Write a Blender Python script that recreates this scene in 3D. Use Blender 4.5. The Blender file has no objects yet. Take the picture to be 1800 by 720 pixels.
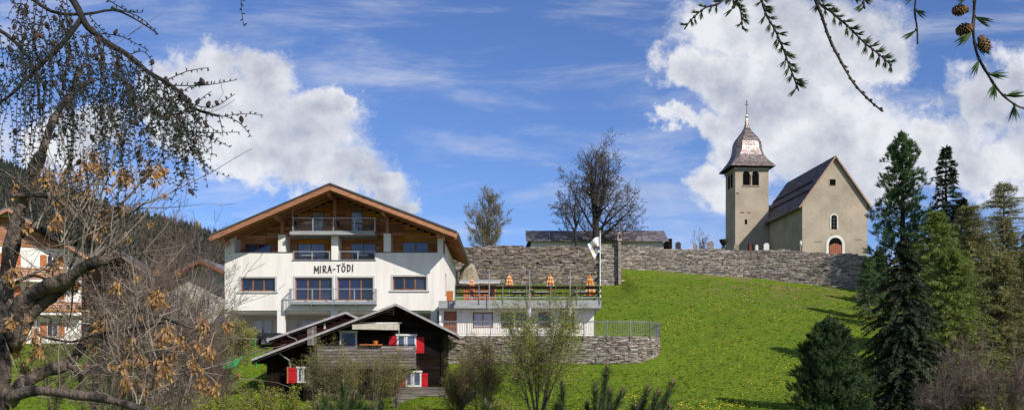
import bpy, math, random
import numpy as np
from mathutils import Vector, Matrix
R = math.radians
rnd = random.Random(7)
rng = np.random.default_rng(7)
COL = bpy.context.scene.collection
SC = bpy.context.scene
F, HZ = 1800.0, 665.0            # focal length and horizon row of the photograph, in its pixels

def W(px, py, Y):                # a point of the place at distance Y
    return Vector(((px - 900) * Y / F, Y, (HZ - py) * Y / F))

# ------------------------------------------------------------------ camera, sky, sun
cam = bpy.data.cameras.new('camera'); co = bpy.data.objects.new('camera', cam); COL.objects.link(co)
cam.sensor_width = 36; cam.lens = 36; cam.shift_y = (HZ - 360) / 1800; cam.clip_start = 0.05; cam.clip_end = 6000
co.location = (0, 0, 0); co.rotation_euler = (R(90), 0, 0); SC.camera = co
SC.view_settings.view_transform = 'Standard'; SC.view_settings.look = 'None'
SC.view_settings.exposure = 0.08; SC.view_settings.gamma = 1.0
SUN = Vector((2.1, -2.2, 2.2)).normalized()
sl = bpy.data.lights.new('sun', 'SUN'); sl.energy = 4.6; sl.angle = R(0.5); sl.color = (1.0, 0.95, 0.87)
so = bpy.data.objects.new('sun', sl); COL.objects.link(so); so.location = (20, -20, 40)
so.rotation_euler = SUN.to_track_quat('Z', 'Y').to_euler()

def build_world():
    w = bpy.data.worlds.new('World'); SC.world = w; w.use_nodes = True
    nt = w.node_tree; N = nt.nodes; L = nt.links
    bg = N['Background']; bg.inputs[1].default_value = 0.1
    def M(op, a, b=None, c=None, clamp=False):
        n = N.new('ShaderNodeMath'); n.operation = op; n.use_clamp = clamp
        for i, q in enumerate((a, b, c)):
            if q is None: continue
            if isinstance(q, (int, float)): n.inputs[i].default_value = q
            else: L.new(q, n.inputs[i])
        return n.outputs[0]
    def V(op, a, b=None, c=None, out=0):
        n = N.new('ShaderNodeVectorMath'); n.operation = op
        for i, q in enumerate((a, b, c)):
            if q is None: continue
            if isinstance(q, tuple): n.inputs[i].default_value = q
            else: L.new(q, n.inputs[i])
        return n.outputs[out]
    def mix(f, a, b):
        n = N.new('ShaderNodeMix'); n.data_type = 'RGBA'
        for s, q in ((0, f), (6, a), (7, b)):
            if isinstance(q, (int, float)): n.inputs[s].default_value = q
            elif isinstance(q, tuple): n.inputs[s].default_value = (*q, 1)
            else: L.new(q, n.inputs[s])
        return n.outputs[2]
    def noise(vec, scale, det=6, rough=0.55, dist=0.0):
        n = N.new('ShaderNodeTexNoise'); n.inputs['Scale'].default_value = scale; n.inputs['Detail'].default_value = det
        n.inputs['Roughness'].default_value = rough; n.inputs['Distortion'].default_value = dist; L.new(vec, n.inputs['Vector'])
        return n
    def ramp(v, lo, hi):
        n = N.new('ShaderNodeMapRange'); n.interpolation_type = 'SMOOTHSTEP'
        n.inputs[1].default_value = lo; n.inputs[2].default_value = hi; L.new(v, n.inputs[0]); return n.outputs[0]
    sky = N.new('ShaderNodeTexSky'); sky.sky_type = 'NISHITA'; sky.sun_disc = False
    sky.sun_elevation = math.asin(SUN.z); sky.sun_rotation = math.atan2(SUN.x, SUN.y); sky.altitude = 1500; sky.air_density = 1.0
    sky.dust_density = 0.25; sky.ozone_density = 3.0
    tc = N.new('ShaderNodeTexCoord'); d = V('NORMALIZE', tc.outputs['Generated'])
    sp = N.new('ShaderNodeSeparateXYZ'); L.new(d, sp.inputs[0]); x, y, z = sp.outputs
    # cloud plane coordinates: tangent plane of the northern sky
    yy = M('MAXIMUM', y, 0.08)
    u = M('DIVIDE', x, yy); v = M('DIVIDE', z, yy)
    cb = N.new('ShaderNodeCombineXYZ'); L.new(u, cb.inputs[0]); L.new(v, cb.inputs[1]); uv = cb.outputs[0]
    n1 = noise(uv, 7, 4, 0.6); n2 = noise(uv, 26, 8, 0.7)
    w1 = V('MULTIPLY', V('SUBTRACT', n1.outputs['Color'], (0.5, 0.5, 0.5)), (0.12, 0.10, 0))
    w2 = V('MULTIPLY', V('SUBTRACT', n2.outputs['Color'], (0.5, 0.5, 0.5)), (0.06, 0.06, 0))
    wv = V('ADD', V('ADD', uv, w1), w2)
    blobs = [(335,140,80,62),(445,135,75,55),(400,200,130,85),(560,195,72,50),(520,240,100,60),(600,165,30,30),
             (560,310,110,50),(450,290,90,50),(640,345,75,34),(700,368,40,20),(150,240,110,60),
             (1330,30,120,60),(1450,90,130,100),(1380,190,130,80),(1545,110,55,55),(1215,105,55,50),(1280,140,80,60),
             (1170,212,45,26),(1240,215,70,40),(1480,250,150,90),(1620,250,110,55),(1735,195,75,60),(1800,150,60,50),
             (1680,300,150,60),(1500,330,120,50),(1300,270,80,45),(1820,280,90,80),(1240,345,70,45),(2050,120,140,90),(-150,250,180,110)]
    m = None
    for (px, py, rx, ry) in blobs:
        q = V('MULTIPLY_ADD', wv, (F/rx, F/ry, 0), (-(px-900)/rx, -(HZ-py)/ry, 0))
        k = M('SUBTRACT', 1.25, V('LENGTH', q, out=1))
        m = k if m is None else M('SMOOTH_MAX', m, k, 0.25)
    n3 = noise(uv, 14, 9, 0.62)
    dens = M('ADD', m, M('MULTIPLY', M('SUBTRACT', n3.outputs[0], 0.5), 1.5))
    front = ramp(y, 0.12, 0.3)
    a1 = M('MULTIPLY', M('MULTIPLY', ramp(dens, -0.02, 0.6), 0.95), front)
    # thin veils of cirrus everywhere, fair-weather cloud outside the view
    mp = N.new('ShaderNodeMapping'); mp.inputs['Rotation'].default_value = (0, 0, R(-14)); mp.inputs['Scale'].default_value = (1.6, 7.5, 1); L.new(uv, mp.inputs[0])
    n4 = noise(mp.outputs[0], 2.6, 8, 0.6, 0.4)
    a2 = M('MULTIPLY', ramp(n4.outputs[0], 0.44, 0.74), 0.50)
    a2 = M('MULTIPLY', a2, front)
    n5 = noise(d, 3.0, 7, 0.6)
    a3 = M('MULTIPLY', ramp(n5.outputs[0], 0.50, 0.62), M('SUBTRACT', 1.0, front))
    alpha = M('MAXIMUM', M('MAXIMUM', a1, a2), a3)
    # cloud body: bright billows with grey cores, modulated by their own thickness
    n6 = noise(uv, 9, 7, 0.55, 0.3)
    off = V('ADD', uv, (0.012, 0.016, 0)); n7 = noise(off, 14, 9, 0.62)
    rel = M('SUBTRACT', n3.outputs[0], n7.outputs[0])
    lum = M('ADD', M('MULTIPLY', ramp(n6.outputs[0], 0.38, 0.68), 0.72), M('MULTIPLY', rel, 2.4))
    lum = M('ADD', lum, M('MULTIPLY', M('SUBTRACT', 1.0, ramp(dens, 0.15, 1.5)), 0.55), clamp=True)
    cc = mix(lum, (4.4, 4.75, 5.6), (8.2, 8.25, 8.6))
    skc = mix(1.0, sky.outputs[0], sky.outputs[0])
    t = N.new('ShaderNodeMix'); t.data_type = 'RGBA'; t.blend_type = 'MULTIPLY'; t.inputs[0].default_value = 1
    L.new(skc, t.inputs[6]); t.inputs[7].default_value = SKYTINT
    L.new(mix(alpha, t.outputs[2], cc), bg.inputs[0])
SKYTINT = (0.80, 0.93, 1.26, 1)
build_world()

# ------------------------------------------------------------------ materials
def lin(c):
    return tuple((v / 12.92 if v <= .04045 else ((v + .055) / 1.055) ** 2.4) for v in c)
MAT = {}
def mat(name, c1, c2=None, scale=5, rough=0.8, bump=0.0, bscale=None, objvar=0.0, island=0.0, stretch=(1, 1, 1), trans=0.0,
        metal=0.0, spec=0.5, lo=0.35, hi=0.65, det=5, extra=None):
    m = bpy.data.materials.new(name); m.use_nodes = True; MAT[name] = m
    nt = m.node_tree; N = nt.nodes; L = nt.links; b = N['Principled BSDF']
    b.inputs['Roughness'].default_value = rough; b.inputs['Metallic'].default_value = metal; b.inputs['Specular IOR Level'].default_value = spec
    tc = N.new('ShaderNodeTexCoord'); mp = N.new('ShaderNodeMapping'); mp.inputs['Scale'].default_value = stretch
    geo = N.new('ShaderNodeNewGeometry'); L.new(geo.outputs['Position'], mp.inputs[0])
    col = None
    if c2 is None: c2 = tuple(v * 0.8 for v in c1)
    nz = N.new('ShaderNodeTexNoise'); nz.inputs['Scale'].default_value = scale; nz.inputs['Detail'].default_value = det; L.new(mp.outputs[0], nz.inputs['Vector'])
    mr = N.new('ShaderNodeMapRange'); mr.inputs[1].default_value = lo; mr.inputs[2].default_value = hi; L.new(nz.outputs[0], mr.inputs[0])
    mx = N.new('ShaderNodeMix'); mx.data_type = 'RGBA'; L.new(mr.outputs[0], mx.inputs[0])
    mx.inputs[6].default_value = (*c1, 1); mx.inputs[7].default_value = (*c2, 1); col = mx.outputs[2]
    if objvar or island:
        hs = N.new('ShaderNodeHueSaturation'); L.new(col, hs.inputs['Color'])
        oi = N.new('ShaderNodeObjectInfo'); ad = N.new('ShaderNodeMath'); ad.operation = 'ADD'
        if objvar: L.new(oi.outputs['Random'], ad.inputs[0])
        else: ad.inputs[0].default_value = 0
        if island: L.new(geo.outputs['Random Per Island'], ad.inputs[1])
        else: ad.inputs[1].default_value = 0
        fr = N.new('ShaderNodeMath'); fr.operation = 'FRACT'; L.new(ad.outputs[0], fr.inputs[0])
        k = max(objvar, island)
        vr = N.new('ShaderNodeMapRange'); vr.inputs[3].default_value = 1 - k; vr.inputs[4].default_value = 1 + k; L.new(fr.outputs[0], vr.inputs[0]); L.new(vr.outputs[0], hs.inputs['Value'])
        f2 = N.new('ShaderNodeMath'); f2.operation = 'MULTIPLY'; f2.inputs[1].default_value = 7.31; L.new(fr.outputs[0], f2.inputs[0])
        f3 = N.new('ShaderNodeMath'); f3.operation = 'FRACT'; L.new(f2.outputs[0], f3.inputs[0])
        v2 = N.new('ShaderNodeMapRange'); v2.inputs[3].default_value = 0.5 - 0.04 * k; v2.inputs[4].default_value = 0.5 + 0.04 * k; L.new(f3.outputs[0], v2.inputs[0]); L.new(v2.outputs[0], hs.inputs['Hue'])
        v3 = N.new('ShaderNodeMapRange'); v3.inputs[3].default_value = 1 - 0.7 * k; v3.inputs[4].default_value = 1 + 0.7 * k; L.new(f3.outputs[0], v3.inputs[0]); L.new(v3.outputs[0], hs.inputs['Saturation'])
        col = hs.outputs[0]
    if extra: col = extra(N, L, geo, col)
    L.new(col, b.inputs['Base Color'])
    if bump:
        bz = N.new('ShaderNodeTexNoise'); bz.inputs['Scale'].default_value = bscale or scale * 3; bz.inputs['Detail'].default_value = 6; L.new(mp.outputs[0], bz.inputs['Vector'])
        bp = N.new('ShaderNodeBump'); bp.inputs['Strength'].default_value = bump; bp.inputs['Distance'].default_value = 0.05; L.new(bz.outputs[0], bp.inputs['Height']); L.new(bp.outputs[0], b.inputs['Normal'])
    if trans:
        tr = N.new('ShaderNodeBsdfTranslucent'); L.new(col, tr.inputs[0]); ms = N.new('ShaderNodeMixShader'); ms.inputs[0].default_value = trans
        L.new(b.outputs[0], ms.inputs[1]); L.new(tr.outputs[0], ms.inputs[2]); L.new(ms.outputs[0], N['Material Output'].inputs[0])
    return m

def ground_extra(N, L, geo, col):
    sx = N.new('ShaderNodeSeparateXYZ'); L.new(geo.outputs['Position'], sx.inputs[0])
    def MR(v, a, b):
        n = N.new('ShaderNodeMapRange'); n.inputs[1].default_value = a; n.inputs[2].default_value = b; L.new(v, n.inputs[0]); return n.outputs[0]
    def mx(f, a, b):
        n = N.new('ShaderNodeMix'); n.data_type = 'RGBA'; L.new(f, n.inputs[0])
        if isinstance(a, tuple): n.inputs[6].default_value = (*a, 1)
        else: L.new(a, n.inputs[6])
        if isinstance(b, tuple): n.inputs[7].default_value = (*b, 1)
        else: L.new(b, n.inputs[7])
        return n.outputs[2]
    def nz(s, det=4):
        n = N.new('ShaderNodeTexNoise'); n.inputs['Scale'].default_value = s; n.inputs['Detail'].default_value = det; L.new(geo.outputs['Position'], n.inputs['Vector']); return n.outputs[0]
    def mul(a, b):
        n = N.new('ShaderNodeMath'); n.operation = 'MULTIPLY'; L.new(a, n.inputs[0]); L.new(b, n.inputs[1]); return n.outputs[0]
    col = mx(MR(nz(0.16), 0.46, 0.9), col, (0.135, 0.160, 0.012))        # yellower patches
    col = mx(MR(nz(1.7, 6), 0.60, 0.80), col, (0.060, 0.098, 0.010))       # dark tussocks
    dry = mul(mul(MR(sx.outputs[1], 84, 97), MR(sx.outputs[0], 12, 24)), MR(nz(0.5, 6), 0.47, 0.62))
    col = mx(dry, col, (0.17, 0.145, 0.05))                                # last year's dry grass under the wall
    return mx(MR(sx.outputs[1], 170, 260), col, (0.075, 0.062, 0.04))     # wooded slope
mat('grass', (0.150, 0.210, 0.010), (0.062, 0.112, 0.008), scale=5.5, rough=0.9, bump=0.9, bscale=6, spec=0.15, extra=ground_extra)
mat('blade', (0.165, 0.225, 0.012), (0.085, 0.14, 0.010), scale=1.5, rough=0.8, trans=0.4, spec=0.1, island=0.4)
mat('dandelion', (0.75, 0.55, 0.01), (0.65, 0.42, 0.01), rough=0.8, island=0.2)
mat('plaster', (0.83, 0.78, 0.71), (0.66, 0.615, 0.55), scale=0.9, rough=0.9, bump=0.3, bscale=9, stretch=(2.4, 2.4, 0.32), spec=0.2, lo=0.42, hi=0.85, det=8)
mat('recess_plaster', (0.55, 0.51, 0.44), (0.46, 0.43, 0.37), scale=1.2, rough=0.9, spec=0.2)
mat('wood', (0.66, 0.25, 0.08), (0.42, 0.155, 0.05), scale=2.2, rough=0.65, bump=0.3, bscale=14, stretch=(0.4, 1, 6), objvar=0.35)
mat('roofwood', (0.40, 0.165, 0.055), (0.27, 0.105, 0.036), scale=3, rough=0.6, bump=0.2, stretch=(1, 0.3, 3), objvar=0.2)
mat('framewood', (0.34, 0.13, 0.03), (0.25, 0.09, 0.02), scale=4, rough=0.55)
mat('slate', (0.07, 0.075, 0.085), (0.045, 0.048, 0.055), scale=2, rough=0.55, bump=0.4, bscale=9, objvar=0.2)
mat('glass', (0.026, 0.032, 0.066), (0.014, 0.017, 0.036), scale=1.1, rough=0.06, spec=0.7, objvar=0.6)
mat('curtain_glass', (0.42, 0.40, 0.45), (0.30, 0.27, 0.34), scale=2.5, rough=0.12, spec=0.8, stretch=(3, 1, 0.5))
mat('blue_glass', (0.085, 0.11, 0.21), (0.04, 0.05, 0.10), scale=1.5, rough=0.06, spec=0.9, objvar=0.5)
mat('metal', (0.42, 0.43, 0.44), (0.34, 0.35, 0.36), rough=0.45, metal=0.35, scale=3)
mat('railmetal', (0.22, 0.225, 0.22), (0.16, 0.16, 0.155), rough=0.5, metal=0.3, scale=3)
mat('darkmetal', (0.13, 0.13, 0.13), (0.09, 0.09, 0.09), rough=0.5, metal=0.4, scale=3)
mat('concrete', (0.36, 0.36, 0.35), (0.27, 0.27, 0.26), scale=1.5, rough=0.85, bump=0.2, stretch=(1, 1, 3))
mat('trim', (0.5, 0.5, 0.48), (0.44, 0.44, 0.43), rough=0.6, scale=3)
mat('black', (0.012, 0.012, 0.013), (0.02, 0.02, 0.02), rough=0.5, scale=4)
mat('opening_shade', (0.006, 0.006, 0.007), (0.004, 0.004, 0.004), rough=0.9, spec=0.05)  # near-black colour painted as the shade inside openings that have no depth
mat('lettering', (0.02, 0.018, 0.02), (0.03, 0.028, 0.03), rough=0.5)
mat('stone', (0.31, 0.245, 0.195), (0.12, 0.10, 0.085), scale=3.6, rough=0.9, bump=0.7, bscale=9, objvar=0.42, island=0.42, stretch=(1, 1, 1.8), spec=0.2)
mat('stone_light', (0.40, 0.335, 0.285), (0.17, 0.145, 0.125), scale=3.6, rough=0.9, bump=0.7, bscale=9, objvar=0.36, island=0.36, stretch=(1, 1, 1.8), spec=0.2)
mat('mortar', (0.11, 0.095, 0.08), (0.20, 0.17, 0.145), scale=3, rough=0.95, bump=0.5)
mat('render_church', (0.45, 0.375, 0.285), (0.27, 0.225, 0.175), scale=0.45, rough=0.95, bump=0.8, bscale=4, lo=0.36, hi=0.78, spec=0.1, det=9)
mat('limewash', (0.72, 0.70, 0.64), (0.6, 0.58, 0.53), rough=0.9, scale=2)
mat('shingle', (0.50, 0.40, 0.365), (0.27, 0.21, 0.19), scale=4, rough=0.34, bump=0.5, bscale=12, island=0.35, metal=0.5, spec=0.7)
mat('church_slate', (0.19, 0.16, 0.165), (0.09, 0.077, 0.083), scale=1.6, rough=0.6, bump=0.4, island=0.4, objvar=0.3)
mat('verge', (0.40, 0.24, 0.14), (0.28, 0.17, 0.10), rough=0.7, scale=3)
mat('darkwood', (0.022, 0.013, 0.010), (0.008, 0.005, 0.0045), scale=2.5, rough=0.7, bump=0.5, bscale=14, stretch=(0.5, 1, 5), objvar=0.6, spec=0.08)
mat('redwood', (0.16, 0.028, 0.018), (0.08, 0.016, 0.012), scale=2.5, rough=0.7, stretch=(0.5, 1, 5), objvar=0.3)
mat('greywood', (0.30, 0.245, 0.225), (0.10, 0.075, 0.07), scale=2.0, rough=0.85, bump=0.5, bscale=14, stretch=(0.4, 1, 7), objvar=0.4)
mat('red', (0.55, 0.012, 0.020), (0.42, 0.010, 0.016), scale=2, rough=0.5, spec=0.3)
mat('orange_wood', (0.50, 0.15, 0.025), (0.36, 0.10, 0.02), scale=3, rough=0.6)
mat('whitepaint', (0.76, 0.74, 0.68), (0.66, 0.64, 0.58), scale=3, rough=0.6)
mat('awning', (0.62, 0.56, 0.44), (0.42, 0.37, 0.29), scale=4, rough=0.85, stretch=(2, 1, 1))
mat('edge', (0.42, 0.38, 0.37), (0.28, 0.25, 0.25), scale=3, rough=0.7, bump=0.3)
mat('orange', (0.80, 0.24, 0.02), (0.66, 0.17, 0.015), scale=8, rough=0.7, trans=0.15)
mat('cream', (0.85, 0.66, 0.36), (0.75, 0.52, 0.25), scale=8, rough=0.7, trans=0.15)
mat('green_plastic', (0.015, 0.42, 0.10), (0.012, 0.33, 0.08), rough=0.35, scale=2)
mat('doorbrown', (0.34, 0.095, 0.025), (0.21, 0.06, 0.018), scale=3, rough=0.5, stretch=(4, 1, 0.5))
mat('white', (0.82, 0.82, 0.83), (0.70, 0.70, 0.74), rough=0.7, scale=3, trans=0.2)
mat('flag_blue', (0.03, 0.09, 0.42), (0.02, 0.06, 0.3), rough=0.7); mat('flag_yellow', (0.80, 0.50, 0.03), (0.65, 0.4, 0.03), rough=0.7)
mat('rock', (0.36, 0.30, 0.21), (0.2, 0.17, 0.12), scale=1.8, rough=0.95, bump=0.8, bscale=5)
mat('bark_dark', (0.045, 0.034, 0.028), (0.016, 0.013, 0.012), scale=7, rough=0.9, bump=0.9, bscale=22, stretch=(1, 1, 0.4))
mat('bark_fore', (0.15, 0.11, 0.085), (0.008, 0.006, 0.006), scale=7, rough=0.95, bump=1.0, bscale=30, stretch=(1, 1, 0.7), lo=0.42, hi=0.62)
mat('bark_grey', (0.17, 0.135, 0.105), (0.09, 0.07, 0.055), scale=7, rough=0.9, bump=0.5)
mat('twig_lime', (0.095, 0.075, 0.062), (0.05, 0.04, 0.035), scale=2, rough=0.9)
mat('twig_fore', (0.33, 0.27, 0.21), (0.10, 0.075, 0.06), scale=5, rough=0.85)
mat('twig_brown', (0.18, 0.125, 0.095), (0.085, 0.060, 0.048), scale=2, rough=0.9)
mat('twig_red', (0.15, 0.088, 0.07), (0.08, 0.048, 0.04), scale=2, rough=0.9)
mat('twig_larch', (0.05, 0.036, 0.03), (0.022, 0.018, 0.017), scale=8, rough=0.9)
mat('leaf_dry', (0.58, 0.35, 0.17), (0.30, 0.155, 0.07), scale=25, rough=0.8, trans=0.3, island=0.35)
mat('needle_dark', (0.062, 0.085, 0.036), (0.022, 0.034, 0.018), scale=1.2, rough=0.75, island=0.4, trans=0.1, spec=0.25)
mat('needle_blue', (0.092, 0.145, 0.048), (0.038, 0.066, 0.026), scale=1.2, rough=0.75, island=0.4, trans=0.1, spec=0.25)
mat('needle_green', (0.12, 0.20, 0.065), (0.05, 0.095, 0.038), scale=1.0, rough=0.75, island=0.4, trans=0.15, spec=0.25)
mat('needle_larch', (0.27, 0.32, 0.07), (0.14, 0.18, 0.04), scale=0.8, rough=0.8, island=0.35, trans=0.3, spec=0.2)
mat('needle_olive', (0.30, 0.29, 0.10), (0.15, 0.15, 0.06), scale=0.8, rough=0.8, island=0.35, trans=0.25, spec=0.2)
mat('needle_tuft', (0.070, 0.125, 0.022), (0.024, 0.046, 0.012), scale=30, rough=0.7, island=0.3, trans=0.15)
mat('cone', (0.30, 0.17, 0.09), (0.13, 0.065, 0.035), scale=30, rough=0.8, bump=0.6, bscale=120, island=0.3)
mat('cone_spruce', (0.27, 0.13, 0.085), (0.15, 0.07, 0.05), scale=8, rough=0.8, island=0.4)
mat('leaf_spring', (0.36, 0.40, 0.05), (0.22, 0.26, 0.035), scale=1.5, rough=0.7, island=0.3, trans=0.4)
mat('leaf_olive', (0.36, 0.34, 0.09), (0.24, 0.22, 0.06), scale=1.5, rough=0.75, island=0.3, trans=0.35)
mat('leaf_yellow', (0.36, 0.36, 0.03), (0.20, 0.24, 0.025), scale=3, rough=0.7, island=0.3, trans=0.4)
mat('leaf_rust', (0.33, 0.29, 0.07), (0.24, 0.16, 0.055), scale=1.5, rough=0.75, island=0.3, trans=0.3)
mat('forest_dark', (0.030, 0.038, 0.024), (0.018, 0.024, 0.017), scale=0.05, rough=0.9, island=0.5)
mat('forest_brown', (0.125, 0.088, 0.070), (0.075, 0.055, 0.046), scale=0.05, rough=0.9, island=0.5)
mat('paving', (0.30, 0.28, 0.25), (0.22, 0.21, 0.19), scale=1.2, rough=0.9, bump=0.3)
mat('asphalt', (0.11, 0.105, 0.10), (0.08, 0.078, 0.075), scale=2, rough=0.95, bump=0.3)
mat('rubber', (0.015, 0.015, 0.015), (0.02, 0.02, 0.02), rough=0.8)
mat('bud_dark', (0.020, 0.040, 0.016), (0.010, 0.016, 0.010), scale=30, rough=0.8, island=0.4)
mat('cone_dark', (0.085, 0.042, 0.03), (0.035, 0.02, 0.016), scale=30, rough=0.8, bump=0.6, bscale=120, island=0.3)
m = bpy.data.materials.new('balcony_glass'); m.use_nodes = True; MAT['balcony_glass'] = m
_n = m.node_tree.nodes; _b = _n['Principled BSDF']; _b.inputs['Specular IOR Level'].default_value = 0.25; _b.inputs['Base Color'].default_value = (0.25, 0.27, 0.28, 1); _b.inputs['Roughness'].default_value = 0.08; _b.inputs['Alpha'].default_value = 0.03

# ------------------------------------------------------------------ mesh helpers
class MB:
    def __init__(s): s.v = []; s.q = []; s.t = []; s.n = 0; s.mi = []
    def add(s, v, q=None, t=None):
        v = np.asarray(v, float).reshape(-1, 3); s.v.append(v)
        if q is not None and len(q): s.q.append(np.asarray(q, int).reshape(-1, 4) + s.n)
        if t is not None and len(t): s.t.append(np.asarray(t, int).reshape(-1, 3) + s.n)
        s.n += len(v); return s
    def box(s, x0, x1, y0, y1, z0, z1):
        v = [(x, y, z) for x in (x0, x1) for y in (y0, y1) for z in (z0, z1)]
        return s.add(v, [(0,1,3,2),(4,6,7,5),(0,4,5,1),(2,3,7,6),(0,2,6,4),(1,5,7,3)])
    def hexa(s, pts):            # bottom four, top four
        return s.add(pts, [(3,2,1,0),(4,5,6,7),(0,1,5,4),(1,2,6,5),(2,3,7,6),(3,0,4,7)])
    def prism(s, poly, a, b, axis=1):      # polygon in (x,z) extruded in y, convex
        n = len(poly); V = []
        for d in (a, b):
            for (p, q) in poly:
                V.append((p, d, q) if axis == 1 else ((d, p, q) if axis == 0 else (p, q, d)))
        s.add(V, [(i, (i+1) % n, (i+1) % n + n, i + n) for i in range(n)], [(0, i, i+1) for i in range(1, n-1)] + [(n, n+i+1, n+i) for i in range(1, n-1)])
        return s
    def tube(s, P, rad, n=8, cap=True):
        P = [Vector(p) for p in P]; m = len(P)
        if not hasattr(rad, '__len__'): rad = [rad] * m
        V = []; up = Vector((0.13, 0.21, 1)).normalized(); last = None
        for i, p in enumerate(P):
            d = (P[min(i+1, m-1)] - P[max(i-1, 0)]).normalized()
            a = d.cross(up if last is None else last)
            if last is not None: a = last - d * last.dot(d)
            if a.length < 1e-5: a = d.cross(Vector((1, 0, 0)))
            a.normalize(); last = a; b = d.cross(a)
            for k in range(n):
                t = 2 * math.pi * k / n; V.append(p + (a * math.cos(t) + b * math.sin(t)) * rad[i])
        Q = [(i*n+k, i*n+(k+1) % n, (i+1)*n+(k+1) % n, (i+1)*n+k) for i in range(m-1) for k in range(n)]
        T = []
        if cap:
            V += [P[0], P[-1]]; c = m*n
            T = [(c, (k+1) % n, k) for k in range(n)] + [(c+1, (m-1)*n+k, (m-1)*n+(k+1) % n) for k in range(n)]
        return s.add([tuple(v) for v in V], Q, T)
    def segs(s, S, n=3):         # many thin tapered segments at once: rows p0 p1 r0 r1
        if not len(S): return s
        A = np.array([(*a, *b, r0, r1) for a, b, r0, r1 in S], float) if not isinstance(S, np.ndarray) else S
        p0, p1, r0, r1 = A[:, :3], A[:, 3:6], A[:, 6:7], A[:, 7:8]
        d = p1 - p0; d /= np.linalg.norm(d, axis=1, keepdims=True) + 1e-9
        h = np.where(np.abs(d[:, 2:3]) > 0.9, [[1., 0, 0]], [[0, 0, 1.]]); a = np.cross(d, h); a /= np.linalg.norm(a, axis=1, keepdims=True); b = np.cross(d, a)
        ring = [p + (a * math.cos(2*math.pi*k/n) + b * math.sin(2*math.pi*k/n)) * r for p, r in ((p0, r0), (p1, r1)) for k in range(n)]
        V = np.stack(ring, 1).reshape(-1, 3); base = np.arange(len(A))[:, None] * (2*n)
        Q = np.concatenate([base + np.array([[k, (k+1) % n, n + (k+1) % n, n + k]]) for k in range(n)])
        return s.add(V, Q)
    def cards(s, C, U, Vv):      # quads centre +-U +-V (diamond shaped leaves)
        C = np.asarray(C, float); n = len(C)
        V = np.stack([C - U, C + Vv, C + U, C - Vv], 1).reshape(-1, 3)
        return s.add(V, (np.arange(n)[:, None] * 4 + np.arange(4)[None]))
    def tris(s, A, B, C):
        n = len(A); V = np.stack([A, B, C], 1).reshape(-1, 3); return s.add(V, None, np.arange(n*3).reshape(-1, 3))
    def lathe(s, prof, n=12, c=(0, 0, 0), rot=0, mod=None):
        V = []; 
        for (r, z) in prof:
            for k in range(n):
                a = 2*math.pi*k/n + rot; rr = r * (mod(k) if mod else 1)
                V.append((c[0]+rr*math.cos(a), c[1]+rr*math.sin(a), c[2]+z))
        m = len(prof)
        return s.add(V, [(i*n+k, i*n+(k+1) % n, (i+1)*n+(k+1) % n, (i+1)*n+k) for i in range(m-1) for k in range(n)])
    def mesh(s, name, mt):
        me = bpy.data.meshes.new(name)
        if not s.v: return me
        V = np.concatenate(s.v); nq = sum(len(q) for q in s.q); nt_ = sum(len(t) for t in s.t)
        li = np.concatenate([q.ravel() for q in s.q] + [t.ravel() for t in s.t])
        ls = np.concatenate([np.arange(nq) * 4, nq*4 + np.arange(nt_) * 3])
        me.vertices.add(len(V)); me.vertices.foreach_set('co', V.astype(np.float32).ravel())
        me.loops.add(len(li)); me.loops.foreach_set('vertex_index', li.astype(np.int32))
        me.polygons.add(nq + nt_); me.polygons.foreach_set('loop_start', ls.astype(np.int32))
        me.polygons.foreach_set('use_smooth', np.zeros(len(me.polygons), dtype=bool)); me.update(calc_edges=True); me.validate()
        me.materials.append(MAT[mt]); return me
    def build(s, name, mt, parent=None, smooth=False, kind=None):
        me = s.mesh(name, mt); o = bpy.data.objects.new(name, me); COL.objects.link(o)
        if parent is not None: o.parent = parent
        if smooth: me.polygons.foreach_set('use_smooth', [True] * len(me.polygons))
        if kind: o['kind'] = kind
        return o
def off(mb, v):                  # shift all vertices
    v = np.array(tuple(v)); mb.v = [a - v for a in mb.v]; return mb
def tag(o, label, cat, group=None, kind=None):
    o['label'] = label; o['category'] = cat
    if group: o['group'] = group
    if kind: o['kind'] = kind
    return o
def thing(name, label, cat, loc=(0, 0, 0), rz=0.0, group=None):
    o = bpy.data.objects.new(name, None); COL.objects.link(o); o.location = loc; o.rotation_euler = (0, 0, rz); o.empty_display_size = 0.3
    return tag(o, label, cat, group)
def copy_tree(o, parent=None):
    c = o.copy(); COL.objects.link(c); c.parent = parent
    for ch in list(o.children): copy_tree(ch, c)
    return c
UC = {}
def cube(mt):                    # unit cube mesh shared by alike pieces
    if mt not in UC:
        UC[mt] = MB().box(-.5, .5, -.5, .5, -.5, .5).mesh('piece', mt)
    return UC[mt]
def piece(name, mt, parent, x0, x1, y0, y1, z0, z1, rot=None):
    o = bpy.data.objects.new(name, cube(mt)); COL.objects.link(o); o.parent = parent
    o.location = ((x0+x1)/2, (y0+y1)/2, (z0+z1)/2); o.scale = (abs(x1-x0), abs(y1-y0), abs(z1-z0))
    if rot: o.rotation_euler = rot
    return o
def beam(name, mt, parent, a, b, w, h):  # a straight timber between two points
    a = Vector(a); b = Vector(b); d = b - a
    o = bpy.data.objects.new(name, cube(mt)); COL.objects.link(o); o.parent = parent
    o.location = (a + b) / 2; o.scale = (d.length, w, h); o.rotation_euler = d.to_track_quat('X', 'Z').to_euler(); return o
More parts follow.
